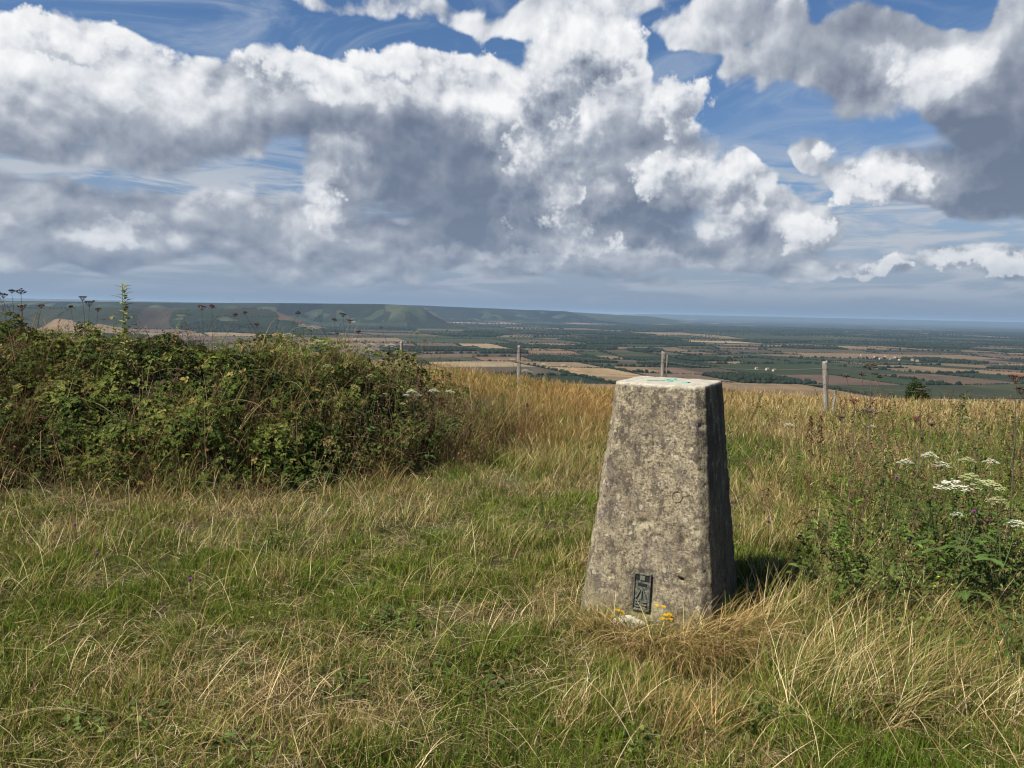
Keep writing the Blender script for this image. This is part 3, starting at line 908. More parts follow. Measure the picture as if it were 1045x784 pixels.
def post(px, D, ytop, w, label, lean=(0, 0), strut=False, seed=0, twin=False):
    d = at(px, D); x, y = d
    g = float(near_h(x, y)); yh = 318.5 + (px - 522.5) * 0.022
    ztop = 1.52 - (ytop - yh) / 785 * D
    H = ztop - g
    root = thing('fence_post', label, 'fence post', (x, y, g), 'old timber posts along the brow')
    rg = np.random.default_rng(seed)

    def timber(name, base, top, w, parent):
        K, n = 40, 16; V = []
        for k in range(K):
            t = k / (K - 1); a = np.arange(n) * 2 * np.pi / n
            sq = 1 / np.maximum(np.abs(np.cos(a)), np.abs(np.sin(a))) * .5 + .45
            r = w / 2 * sq * (1 + (vnoise(a * 1.3 + seed * 7, np.full(n, t * 5.0), 3) - .5) * .28 + (vnoise(a * 5, np.full(n, t * 1.5), 8) - .5) * .18)
            c = np.array(base) * (1 - t) + np.array(top) * t
            zz = np.full(n, c[2]) + (0 if k < K - 1 else (np.cos(a + seed) * .3 + (vnoise(a * 2, a, 5) - .5)) * w * .5)
            V.append(np.column_stack([c[0] + np.cos(a) * r, c[1] + np.sin(a) * r, zz]))
        V.append([[top[0], top[1], top[2] - w * .1]])
        V = np.concatenate(V); i = np.arange(K - 1)[:, None] * n + np.arange(n)[None]; j = np.arange(K - 1)[:, None] * n + (np.arange(n)[None] + 1) % n
        F = np.stack([i, j, j + n, i + n], -1).reshape(-1, 4); q = np.arange(n); b = (K - 1) * n
        return mesh(name, V, [F, np.stack([b + q, b + (q + 1) % n, np.full(n, K * n)], 1)], mw, parent, smooth=True)
    timber('post', (0, 0, -.25), (lean[0] * H, lean[1] * H, H), w, root)
    if strut: timber('broken_stub', (0.10, -.02, -.2), (0.125, -.03, H * .44), w * .5, root)
    if twin: timber('rail_end', (0.09, 0, H * .1), (0.10, 0, H * .93), w * .45, root)
    wm = new_mat('rusty_wire'); bsdf((0.12, 0.09, 0.07), .7)
    mbw = MB()
    for hh in (.85,):
        a = np.linspace(0, 2 * np.pi, 13)
        mbw.tube(np.column_stack([lean[0] * H * hh + np.cos(a) * w * .56, np.sin(a) * w * .56, np.full(13, H * hh)]), .003, (.12, .09, .07), 4)
    mbw.build('wire_loop', wm, root)


post(850, 15.6, 369, 0.095, 'leaning pale timber post right of the pillar, with a broken stub at its foot', (-0.10, 0), True, 1)
post(531, 19.0, 353, 0.085, 'slim upright pale post on the grass brow left of the pillar', (-.01, 0), False, 2)
post(678, 17.6, 359, 0.085, 'grey post standing up just behind the pillar top', (0.01, 0), False, 3, True)
post(410, 21.0, 349, 0.08, 'small pale post showing over the bramble hedge among white flowers', (0.0, 0), False, 4)


# ---------------------------------------------------------------- two strands of old wire between the posts
def fence_wire():
    P = [(-320, 22.5), (410, 21.0), (531, 19.0), (678, 17.6), (847, 15.6), (1250, 13.5)]
    m = new_mat('galvanised_wire'); bsdf((0.10, 0.09, 0.08), .6, spec=.3, metal=.4)
    root = thing('wire_fence', 'two thin slack strands of wire strung between the old timber posts', 'wire fence', (0, 18, 0))
    for h in (.62, .95):
        pts = []
        for (a, da), (b, db) in zip(P[:-1], P[1:]):
            A = at(a, da); B = at(b, db); A = np.array([*A, near_h(*A) + h]); B = np.array([*B, near_h(*B) + h])
            for t in np.linspace(0, 1, 14)[:-1]: pts.append(A + (B - A) * t - np.array([0, 0, .10 * 4 * t * (1 - t)]) - [0, 18.07, 0])
        w = MB(); w.tube(np.array(pts), .0035, (.1, .09, .08), 4); w.build('wire_strand', m, root)
fence_wire()
# ---------------------------------------------------------------- grass: real blades rooted in the ground
def blades(base, H, W, az, f0, f1, col, K=4, prof=None, tipcol=None, curl=None):
    """H length, az direction of lean, f0/f1 angle from the vertical at foot and tip"""
    N = len(base); prof = np.array(prof if prof is not None else [1, .95, .75, .45, 0][:K] + [0]) if prof is None else np.array(prof)
    K = len(prof) - 1
    dx, dy = np.cos(az), np.sin(az); sx, sy = -dy, dx
    tw = rng.uniform(-0.9, 0.9, N); wx = sx * np.cos(tw) + dx * np.sin(tw); wy = sy * np.cos(tw) + dy * np.sin(tw)
    P = base.copy(); V = np.zeros((N, K + 1, 2, 3), np.float32); A = np.zeros((N, K + 1, 2, 3), np.float32)
    for k in range(K + 1):
        if k:
            f = f0 + (f1 - f0) * ((k - .5) / K) ** 1.2; L = H / K
            P = P + np.column_stack([dx * np.sin(f) * L, dy * np.sin(f) * L, np.cos(f) * L])
        w = (W * prof[k] / 2)
        off = np.column_stack([wx * w, wy * w, np.zeros(N)])
        V[:, k, 0] = P - off; V[:, k, 1] = P + off
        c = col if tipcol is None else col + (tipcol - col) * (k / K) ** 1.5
        A[:, k, 0] = c; A[:, k, 1] = c
    i = np.arange(N)[:, None] * (2 * K + 2) + np.arange(K)[None] * 2
    F = np.stack([i, i + 1, i + 3, i + 2], -1).reshape(-1, 4)
    return V.reshape(-1, 3), F, A.reshape(-1, 3)


def gather(parts, name, label, mat=None):
    V = []; F = []; A = []; n = 0
    for v, f, a in parts:
        V.append(v); F.append(f + n); A.append(a); n += len(v)
    o = mesh(name, np.concatenate(V), np.concatenate(F), mat or M_grass, smooth=False, col=np.concatenate(A))
    return tag(o, label, 'grass', kind='stuff')


def scatter(N, d0, d1, power=1.0, wide=0.76):
    """N places in the wedge of ground ahead between two distances"""
    d = (d0 ** (2 - power) + rng.random(N) * (d1 ** (2 - power) - d0 ** (2 - power))) ** (1 / (2 - power))
    a = (wide * d + 1.7) / (wide * d + 0.5); M_ = int(N * float(a.mean())) - N     # a little beyond what the photograph shows
    d = np.concatenate([d, rng.choice(d, M_)]) * 1.0; d += rng.uniform(-.03, .03, len(d))
    x = rng.uniform(-1, 1, len(d)) * (wide * d + 1.7)
    return x, d


def gss(px, py, cx, cy, rx, ry): return np.exp(-(((px - cx) / rx) ** 2 + ((py - cy) / ry) ** 2))


def pillar_free(x, y, m=0.0):
    ct, st = math.cos(-PTH), math.sin(-PTH); X = x - PX; Y = y - PY
    u = X * ct - Y * st; v = X * st + Y * ct
    return np.maximum(np.abs(u), np.abs(v)) > PB / 2 + m


# hedge footprint: front edge y = HF(x), it stands for x < -0.25
def hedge_front(x):
    return np.interp(x, [-9, -4.6, -3.2, -2.3, -1.6, -1.0, -0.45, -0.05], [5.6, 5.75, 5.95, 6.2, 6.45, 7.0, 7.9, 9.0])


def in_hedge(x, y): return (x < -0.1) & (y > hedge_front(x) + 0.0) & (y < hedge_front(x) + 5)


def straw_map(px, py, x, y):
    s = 0.21 + 0 * px
    s += 0.38 * gss(px, py, 540, 430, 150, 60) + 0.30 * gss(px, py, 850, 430, 170, 60) + 0.35 * gss(px, py, 200, 508, 260, 22)
    s += 0.12 * gss(px, py, 880, 690, 120, 70) + 0.30 * gss(px, py, 680, 650, 90, 50) + 0.18 * gss(px, py, 320, 560, 130, 40)
    s -= 0.28 * gss(px, py, 120, 600, 200, 60) + 0.25 * gss(px, py, 400, 640, 150, 50) + 0.22 * gss(px, py, 560, 720, 120, 60)
    s -= 0.12 * gss(px, py, 100, 760, 200, 60)
    s += (fbm(x / 0.7, y / 0.7, 4, 61) - 0.5) * 1.7 + (vnoise(x / 0.22, y / 0.22, 62) - 0.5) * 0.35
    return np.clip(s, 0.03, 0.97)


def pick(t, stops):
    t = np.clip(t, 0, 1) * (len(stops) - 1); i = np.minimum(t.astype(int), len(stops) - 2); f = (t - i)[:, None]
    s = np.array(stops); return s[i] * (1 - f) + s[i + 1] * f


GREENS = [(0.014, 0.032, 0.004), (0.048, 0.088, 0.008), (0.100, 0.150, 0.016), (0.21, 0.24, 0.050)]
STRAWS = [(0.08, 0.050, 0.018), (0.21, 0.145, 0.056), (0.42, 0.32, 0.145), (0.76, 0.65, 0.39)]
GOLDS = [(0.085, 0.046, 0.017), (0.21, 0.122, 0.042), (0.34, 0.22, 0.080), (0.50, 0.375, 0.17)]


def with_ground(x, y):
    return np.column_stack([x, y, near_h(x, y) - 0.01])


def short_grass():
    parts = []
    # green sward
    for N, d0, d1, hs, ws in ((230000, 2.1, 4.6, 1.0, 1.0), (170000, 4.3, 8.5, 1.1, 1.5)):
        x, y = scatter(N, d0, d1, 1.3)
        k = pillar_free(x, y, -0.02) & ~in_hedge(x, y); x, y = x[k], y[k]
        b = with_ground(x, y); px, py = project(b); s = straw_map(px, py, x, y)
        bare = np.maximum(gss(px, py, 430, 690, 45, 14), np.maximum(gss(px, py, 470, 770, 60, 16), gss(px, py, 150, 590, 30, 8)))
        hol = sstep(fbm(x / .42, y / .34, 3, 171), .52, .66) * .7
        k = rng.random(len(x)) > np.maximum(bare * 0.85, hol); x, y, b, s, px, py = (a[k] for a in (x, y, b, s, px, py))
        n = len(x); isg = rng.random(n) > s
        lump = fbm(x / 0.28, y / 0.28, 3, 71)
        H = (0.035 + 0.075 * rng.random(n) ** 1.3) * hs * (0.1 + 1.8 * lump) * np.where(px > 600, 1.2, 1.0)
        W = rng.uniform(0.0022, 0.0045, n) * ws * np.where(isg, 1, 0.75)
        hue = fbm(x / 0.5, y / 0.5, 3, 73)
        col = np.where(isg[:, None], pick(rng.random(n) * .55 + hue * .5 - .02, GREENS), pick(rng.random(n) * .75 + .05, STRAWS))
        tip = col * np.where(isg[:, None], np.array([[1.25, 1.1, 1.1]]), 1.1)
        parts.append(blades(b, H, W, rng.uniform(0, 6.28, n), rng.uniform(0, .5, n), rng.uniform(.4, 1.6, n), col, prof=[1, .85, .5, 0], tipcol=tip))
    # flattened dead thatch
    x, y = scatter(70000, 2.1, 8.0, 1.4); k = pillar_free(x, y, -.02) & ~in_hedge(x, y); x, y = x[k], y[k]
    b = with_ground(x, y); b[:, 2] += rng.uniform(0.005, 0.05, len(x)); n = len(x)
    parts.append(blades(b, rng.uniform(.04, .14, n), rng.uniform(.0015, .003, n), rng.uniform(0, 6.28, n), rng.uniform(1.2, 1.5, n), rng.uniform(1.4, 1.9, n), pick(rng.random(n), STRAWS) * .75, prof=[.8, 1, .6, 0]))
    gather(parts, 'short_grass', 'short green turf mixed with dead straw around the pillar')


def dry_grass():
    """bleached bents and arching dead leaves over the sward"""
    parts = []
    x, y = scatter(48000, 2.1, 9.0, 1.25)
    k = pillar_free(x, y, 0.0) & ~in_hedge(x, y); x, y = x[k], y[k]
    b = with_ground(x, y); px, py = project(b); s = straw_map(px, py, x, y)
    cl = fbm(x / 0.35, y / 0.35, 3, 81)
    k = rng.random(len(x)) < np.clip(s * 1.2 * sstep(cl, .38, .66) + .10, 0, 1); x, y, b, s, px, py = (a[k] for a in (x, y, b, s, px, py)); n = len(x)
    H = rng.uniform(.07, .25, n) * (0.7 + .5 * s) * np.where((px > 590) & (px < 760) & (py > 600), .55, 1); az = rng.uniform(0, 6.28, n)
    col = pick(rng.random(n) * .7 + s * .3, STRAWS)
    parts.append(blades(b, H, rng.uniform(.0014, .0032, n), az, rng.uniform(.1, 1.0, n), rng.uniform(.7, 2.4, n), col, prof=[.8, 1, .9, .7, .4, 0]))
    # longer stems here and there
    x, y = scatter(2600, 2.3, 9.0, 1.2); k = pillar_free(x, y, .03) & ~in_hedge(x, y); x, y = x[k], y[k]; b = with_ground(x, y); n = len(x)
    parts.append(blades(b, rng.uniform(.2, .45, n), rng.uniform(.0016, .0028, n), rng.uniform(0, 6.28, n), rng.uniform(.2, 1.1, n), rng.uniform(1.0, 2.2, n), pick(.35 + .6 * rng.random(n), STRAWS), prof=[.9, 1, .9, .8, .7, .5, .2]))
    gather(parts, 'dry_grass', 'bleached dead grass stems arching over the green turf')


def tussocks():
    """(px, py, radius m, blades, length, mean lean azimuth, droop)"""
    parts = []
    T = [(628, 652, .13, 500, .30, 3.8, 2.0), (655, 668, .14, 600, .30, -1.9, 2.3), (690, 672, .17, 900, .38, -1.2, 2.4), (722, 668, .16, 900, .44, -.7, 2.3), (748, 658, .15, 650, .46, -.2, 2.1), (606, 645, .08, 200, .24, 3.0, 1.7), (592, 622, .06, 80, .26, 2.4, 1.0), (762, 655, .12, 400, .3, -.2, 1.8),
         (960, 570, .5, 900, .5, .2, .9), (1020, 560, .5, 900, .5, .2, .9), (880, 560, .4, 700, .45, .2, .9), (860, 720, .30, 1500, .40, .3, 1.6), (900, 690, .30, 1300, .42, .1, 1.5), (940, 650, .34, 1500, .46, .0, 1.4), (1000, 660, .3, 1200, .46, .2, 1.4), (830, 640, .3, 900, .42, .2, 1.3), (900, 600, .4, 1300, .45, .1, 1.2),
         (990, 720, .25, 800, .36, .3, 1.5), (1050, 700, .3, 900, .42, .4, 1.4), (800, 690, .2, 500, .30, .6, 1.3), (560, 480, .5, 900, .35, .2, .9), (500, 560, .25, 500, .28, .3, 1.1), (440, 600, .2, 350, .26, .2, 1.2),
         (40, 610, .18, 350, .38, .35, 1.5), (100, 560, .3, 600, .28, 1.2, .9), (330, 540, .3, 700, .28, .4, 1.1), (300, 600, .2, 260, .24, .5, 1.4), (150, 730, .1, 90, .22, .4, 1.3), (600, 740, .15, 300, .26, .4, 1.3), (700, 740, .2, 350, .26, .3, 1.3),
         (220, 560, .25, 450, .26, 1.0, 1.0), (420, 530, .3, 600, .3, .5, 1.0), (60, 700, .15, 160, .26, .6, 1.2), (520, 640, .2, 350, .26, .6, 1.1), (780, 560, .2, 500, .36, .1, 1.0), (800, 600, .2, 500, .36, .1, 1.2)]
    for (px, py, r, N, L, az, dr) in T:
        if px < 560: N = int(N * .55); r = r * 1.25
        c = ground_at(px, py); k = r * np.sqrt(rng.random(N)) ; a = rng.uniform(0, 6.28, N)
        x = c[0] + k * np.cos(a); y = c[1] + k * np.sin(a) * .8
        ok = pillar_free(x, y, 0.0); x, y = x[ok], y[ok]; n = len(x); b = with_ground(x, y)
        aa = az + rng.normal(0, 1.1, n); N = N
        f1 = dr + rng.normal(0, .35, n)
        col = pick(np.clip(rng.normal(.45, .33, n), 0, 1), STRAWS); g = rng.random(n) < (.22 if px < 780 and py > 630 else .42); N = n
        col[g] = pick(rng.random(g.sum()), GREENS)
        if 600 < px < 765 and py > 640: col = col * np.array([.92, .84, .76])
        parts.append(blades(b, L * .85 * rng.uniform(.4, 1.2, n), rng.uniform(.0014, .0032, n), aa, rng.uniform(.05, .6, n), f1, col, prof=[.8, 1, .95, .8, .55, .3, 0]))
    gather(parts, 'straw_tussocks', 'pale tussocks of dead grass drooping around the pillar foot and to the right')


HEAD = [.28, .26, .24, .22, .22, .9, 1.0, .1]


def tall_grass():
    parts = []
    for N, d0, d1, sc_ in ((70000, 3.2, 8.0, .9), (190000, 7.5, 15.0, .95), (170000, 14.0, 24.5, 1.5)):
        x, y = scatter(N, d0, d1, 1.0 if d0 > 5 else .8, 0.72)
        k = pillar_free(x, y, 0.05) & ~in_hedge(x, y); x, y = x[k], y[k]
        b = with_ground(x, y); px, py = project(b)
        T = np.maximum(sstep(py, 500, 455) * sstep(px, 340, 470), sstep(px, 745, 800) * sstep(py, 600, 500))
        T = np.maximum(np.maximum(T, .5 * gss(px, py, 240, 500, 260, 12)), (y > 11) * .9)
        T = np.maximum(T, sstep(px, 820, 900) * sstep(py, 700, 600) * .6)
        T *= np.clip(.35 + 1.3 * fbm(x / .7, y / .7, 3, 91), 0, 1)
        k = rng.random(len(x)) < T; x, y, b, px, py, T = (a[k] for a in (x, y, b, px, py, T)); n = len(x)
        s = straw_map(px, py, x, y); gold = gss(px, py, 560, 420, 160, 60) + .35 * sstep(py, 440, 400)
        green = rng.random(n) > np.clip(.20 + s * .85 + .15 * sstep(py, 450, 410) - .25 * gss(px, py, 790, 500, 60, 60) + (fbm(x / 1.4, y / 1.4, 3, 99) - .5) * 1.5, .05, .95)
        H = rng.uniform(.13, .40, n) * (.60 + .45 * T) * np.where(green, .75, 1) * (1 + .25 * (fbm(x / 2., y / 2., 2, 93) - .5))
        H *= np.where(y > 8, .80, 1)
        isg = rng.random(n) < gold
        col = np.where(isg[:, None], pick(rng.random(n) * .8 + .1, GOLDS), pick(rng.random(n) * .75 + .1, STRAWS))
        col[green] = pick(rng.random(green.sum()), GREENS)
        head = (~green) & (rng.random(n) < .30)
        az = rng.uniform(0, 6.28, n); f0 = rng.uniform(0, .8, n); f1 = rng.uniform(.3, 2.1, n); H = H * (.55 + .9 * fbm(x / .45, y / .6, 3, 97))
        W = rng.uniform(.0022, .0042, n) * sc_
        for m, pr, wk in ((head, HEAD, 1.5), (~head, [1, .95, .8, .5, 0], 1.0)):
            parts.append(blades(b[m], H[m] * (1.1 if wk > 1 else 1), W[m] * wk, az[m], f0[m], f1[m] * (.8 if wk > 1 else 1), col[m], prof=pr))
    gather(parts, 'tall_grass', 'tall golden grass in seed covering the brow of the hill')


short_grass(); dry_grass(); tussocks(); tall_grass()
# ---------------------------------------------------------------- leaves in number
def leaf_cloud(B, D, U, L, W, col, fold=.25, droop=.25):
    """leaves: base, direction, up, length, width"""
    N = len(B); D = D / np.linalg.norm(D, axis=1)[:, None]
    Sd = np.cross(D, U); Sd /= np.linalg.norm(Sd, axis=1)[:, None] + 1e-9; Nn = np.cross(Sd, D)
    L = L[:, None]; W = W[:, None]
    mid = lambda t: B + D * L * t - Nn * L * droop * t * t
    m0, m3, m7, m1 = mid(0.), mid(.32), mid(.7), mid(1.)
    V = np.stack([m0, m3, m7, m1, m3 + Sd * W * .5 + Nn * W * fold, m7 + Sd * W * .36 + Nn * W * fold, m3 - Sd * W * .5 + Nn * W * fold, m7 - Sd * W * .36 + Nn * W * fold], 1).reshape(-1, 3)
    o = np.arange(N)[:, None] * 8
    Q = np.concatenate([o + np.array([1, 2, 5, 4]), o + np.array([1, 6, 7, 2])]); T = np.concatenate([o + np.array([0, 1, 4]), o + np.array([0, 6, 1]), o + np.array([2, 3, 5]), o + np.array([2, 7, 3])])
    return V, [Q, T], np.repeat(col, 8, 0)


class LeafBag:
    """many small leaves gathered into one mesh"""
    def __init__(s): s.r = []
    def leaf(s, b, d, up, L, W, col, droop=.3, fold=.25, n=4): s.r.append((*b, *d, L, W, *col))
    def build(s, name, mat):
        a = np.array(s.r); n = len(a)
        v, f, c = leaf_cloud(a[:, :3], a[:, 3:6], np.tile([0.01, 0.02, 1.0], (n, 1)), a[:, 6], a[:, 7], a[:, 8:11], .2, .35)
        return mesh(name, v, f, mat, col=c)


def rand_dir(n, up=0.0):
    v = rng.normal(size=(n, 3)); v[:, 2] += up
    return v / np.linalg.norm(v, axis=1)[:, None]


LEAFC = [(0.014, 0.027, 0.005), (0.034, 0.056, 0.009), (0.070, 0.098, 0.016), (0.13, 0.155, 0.030), (0.24, 0.24, 0.07)]


# ---------------------------------------------------------------- bramble hedge
def hedge_top(x):
    return np.interp(x, [-9, -5.3, -4.2, -3.05, -2.2, -1.5, -1.05, -.65, -.30, -.05], [1.16, 1.20, 1.20, 1.14, 1.04, .92, .74, .52, .15, -.1])


def hedge_h(x, y):
    f = hedge_front(x); t = (y - f)
    g = near_h(x, y)
    lump = fbm(x / .8 + 3, y / .8, 3, 101) - .5 + (fbm(x / .25, y / .25, 2, 103) - .5) * .35
    top = hedge_top(x) - .05 + lump * .75
    wall = 1 - (1 - np.clip((t + lump * .5) / 1.7, 0, 1)) ** 2.0
    back = 1 - sstep(t, 3.0, 5.2)
    return g + np.maximum(top - g, 0.05) * wall * back


def bramble():
    root = thing('bramble_hedge', 'dense dark green bramble thicket filling the left side of the brow', 'bramble hedge', (-3.2, 7.5, 0))
    O = np.array([-3.2, 7.5, 0])
    xs = np.linspace(-9.5, -.12, 140); ts = np.linspace(0, 5.2, 70)
    X, T = np.meshgrid(xs, ts, indexing='ij'); Y = hedge_front(X) + T + .12
    Z = hedge_h(X, Y - .12) - .20 - .25 * sstep(X, -1.6, -.3) - .10 * fbm(X / .15, Y / .15, 3, 5)
    Z = np.maximum(Z, near_h(X, Y) - .15)
    V = np.stack([X, Y, Z], -1).reshape(-1, 3) - O; i = np.arange(139)[:, None] * 70 + np.arange(69)[None]
    mcore = new_mat('hedge_core'); p = objco()
    bsdf(mix(step(noise(p, 14, 5, .6), .4, .6), (0.022, 0.026, 0.012), (0.055, 0.045, 0.025)), .95, bump=noise(p, 30, 5, .6), bstr=.8, bdist=.05, spec=.05)
    mesh('light_block_core', V, np.stack([i, i + 70, i + 71, i + 1], -1).reshape(-1, 4), mcore, root, smooth=True)  # solid dark core added under the leaves to block light
    # compound leaves over the surface, denser towards the light
    n = 70000
    x = rng.uniform(-7.8, -.1, n); t = rng.random(n) ** 1.25 * 3.6; y = hedge_front(x) + t
    h = hedge_h(x, y); g = near_h(x, y)
    depth = rng.random(n) ** 1.8 * .26
    wl = np.clip(t / 1.7, 0, 1)
    z = h - depth
    y2 = y - rng.random(n) * .10 * (1 - wl)
    gaps = fbm(x / .33, (y + z) / .33, 3, 111)
    k = (z > g - .02) & ((gaps > .44) | (rng.random(n) < .12)) & (rng.random(n) < (.35 + .65 * sstep(z - g, .05, .4)) * (.30 + .70 * sstep(-x, .6, 2.0))); x, y2, z, depth, wl, g = (a[k] for a in (x, y2, z, depth, wl, g)); n = len(x)
    eps = .12
    nx = -(hedge_h(x + eps, y2) - hedge_h(x - eps, y2)) / (2 * eps); ny = -(hedge_h(x, y2 + eps) - hedge_h(x, y2 - eps)) / (2 * eps)
    nrm = np.stack([nx * .6, np.minimum(ny, .6) * .7, np.ones(n)], 1); nrm /= np.linalg.norm(nrm, axis=1)[:, None]
    Vs = []; Qs = []; Ts = []; Cs = []; off = 0
    tone = np.clip(fbm(x / .5, z / .4 + y2, 3, 121) * 1.1 - .20 + rng.normal(0, .15, n), 0, 1)
    colb = pick(tone, LEAFC)
    yel = rng.random(n) < .09; colb[yel] = np.array((.22, .17, .05)) * rng.uniform(.6, 1.1, (yel.sum(), 1))
    size = np.clip(rng.lognormal(-3.55, .38, n), .012, .065)
    wd = (x > -1.7) & (rng.random(n) < .6); colb[wd] = pick(rng.random(wd.sum()), [(.05, .06, .015), (.11, .11, .035), (.17, .13, .05)])
    up = nrm + rand_dir(n) * .55; up /= np.linalg.norm(up, axis=1)[:, None]
    d0 = np.cross(up, rand_dir(n)); d0 /= np.linalg.norm(d0, axis=1)[:, None]; sd_ = np.cross(up, d0)
    B = np.stack([x, y2, z], 1)
    for a, s, bo in ((0, 1.1, .3), (1.25, .85, 0), (-1.25, .85, 0)):
        D = d0 * math.cos(a) + sd_ * math.sin(a)
        v, (q, tt), c = leaf_cloud(B + d0 * (size * bo)[:, None], D, up, size * s, size * s * .72, colb * rng.uniform(.85, 1.15, (n, 1)), .16, .22)
        Vs.append(v); Qs.append(q + off); Ts.append(tt + off); Cs.append(c); off += len(v)
    tag(mesh('foliage', np.concatenate(Vs) - O, [np.concatenate(Qs), np.concatenate(Ts)], M_leaf, root, col=np.concatenate(Cs)), kind='stuff')
    # arching canes
    mb = MB()
    for _ in range(420):
        x = rng.uniform(-8, -.6); y = hedge_front(x) + rng.random() * 2.5; z = float(hedge_h(np.array(x), np.array(y)))
        a = rng.uniform(0, 6.28); L = rng.uniform(.3, .8); s = np.linspace(0, 1, 9)[:, None]
        P = np.array([x, y, z - .12]) + np.array([math.cos(a), math.sin(a), 0]) * L * s + np.array([0, 0, 1]) * (L * .55 * s - L * .75 * s * s)
        c = [(.10, .05, .03), (.16, .12, .06), (.06, .08, .03)][rng.integers(3)]
        mb.tube(P, np.linspace(.0035, .0015, 9), c, 4)
    tag(mb.build('canes', M_stem, root, origin=O), kind='stuff')
    # dead and green grass grown up through the thicket
    n = 27000
    x = rng.uniform(-7, .3, n); t = rng.random(n) ** 1.1 * 2.3 - .30; y = hedge_front(x) + t
    p = fbm(x / .55, y / .55, 3, 131); k = rng.random(n) < sstep(p, .46, .60) * np.where(t < .1, .40, .9) * np.where(x > -1.8, 2.2, 1); x, y, t = x[k], y[k], t[k]; n = len(x)
    b = np.column_stack([x, y, np.where(t < .1, near_h(x, y), np.maximum(hedge_h(x, y) - .35, near_h(x, y)))])
    H = np.where(t < .1, rng.uniform(.15, .5, n), rng.uniform(.45, .85, n)) * (.4 + 1.1 * fbm(x / .5, y / .5, 2, 137))
    col = np.where((rng.random(n) < .75)[:, None], pick(rng.random(n) * .75, STRAWS), pick(rng.random(n), GREENS))
    col = np.where((rng.random(n) < .25)[:, None], np.array((.13, .075, .04)), col)
    az = rng.uniform(0, 6.28, n)
    v, f, a = blades(b, H, rng.uniform(.002, .0045, n), az, rng.uniform(0, .5, n), rng.uniform(.5, 2.2, n), col, prof=[.8, 1, .95, .8, .6, .3])
    o = gather([(v, f, a)], 'hedge_foot_grass', 'tall dead grass tangled along the foot of the bramble hedge')
bramble()


def hedge_weeds():
    """thin upright weed stems with small leaves standing out of the thicket"""
    mb = MB(); lf = LeafBag()
    for _ in range(620):
        x = rng.uniform(-6.5, .15) if rng.random() < .6 else rng.uniform(-2.0, .25); t = rng.random() * 2.6 + .1; y = hedge_front(x) + t
        z0 = float(hedge_h(np.array(x), np.array(y))) - .15; L = rng.uniform(.18, .48) * (1 if x < -1.5 else 1.2); a = rng.uniform(0, 6.28); k = rng.uniform(0, .35)
        s_ = np.linspace(0, 1, 6)[:, None]; d = np.array([math.cos(a) * k, math.sin(a) * k, 1.0])
        P = np.array([x, y, z0]) + d * L * s_ + np.array([math.cos(a), math.sin(a), 0]) * .06 * s_ ** 2
        dead = rng.random() < .5
        c = np.array((.10, .06, .04)) if dead else np.array((.10, .12, .035)); c = c * rng.uniform(.6, 1.5)
        mb.tube(P, np.linspace(.003, .0012, 6), c, 3)
        for q in range(rng.integers(6, 14)):
            f = rng.uniform(.35, 1.02); b = P[0] + (P[-1] - P[0]) * f; aa = rng.uniform(0, 6.28)
            lf.leaf(b, (math.cos(aa), math.sin(aa), rng.uniform(-.2, .9)), (0, 0, 1), rng.uniform(.02, .05), rng.uniform(.008, .02), c * rng.uniform(.9, 1.6), .4, n=2)
    o = mb.build('hedge_weed_stems', M_stem); tag(o, 'thin brown and green weed stems poking up out of the bramble hedge', 'weeds', kind='stuff')
    o = lf.build('hedge_weed_leaves', M_leaf); tag(o, 'small leaves on the weed stems along the hedge top', 'weeds', kind='stuff')
hedge_weeds()


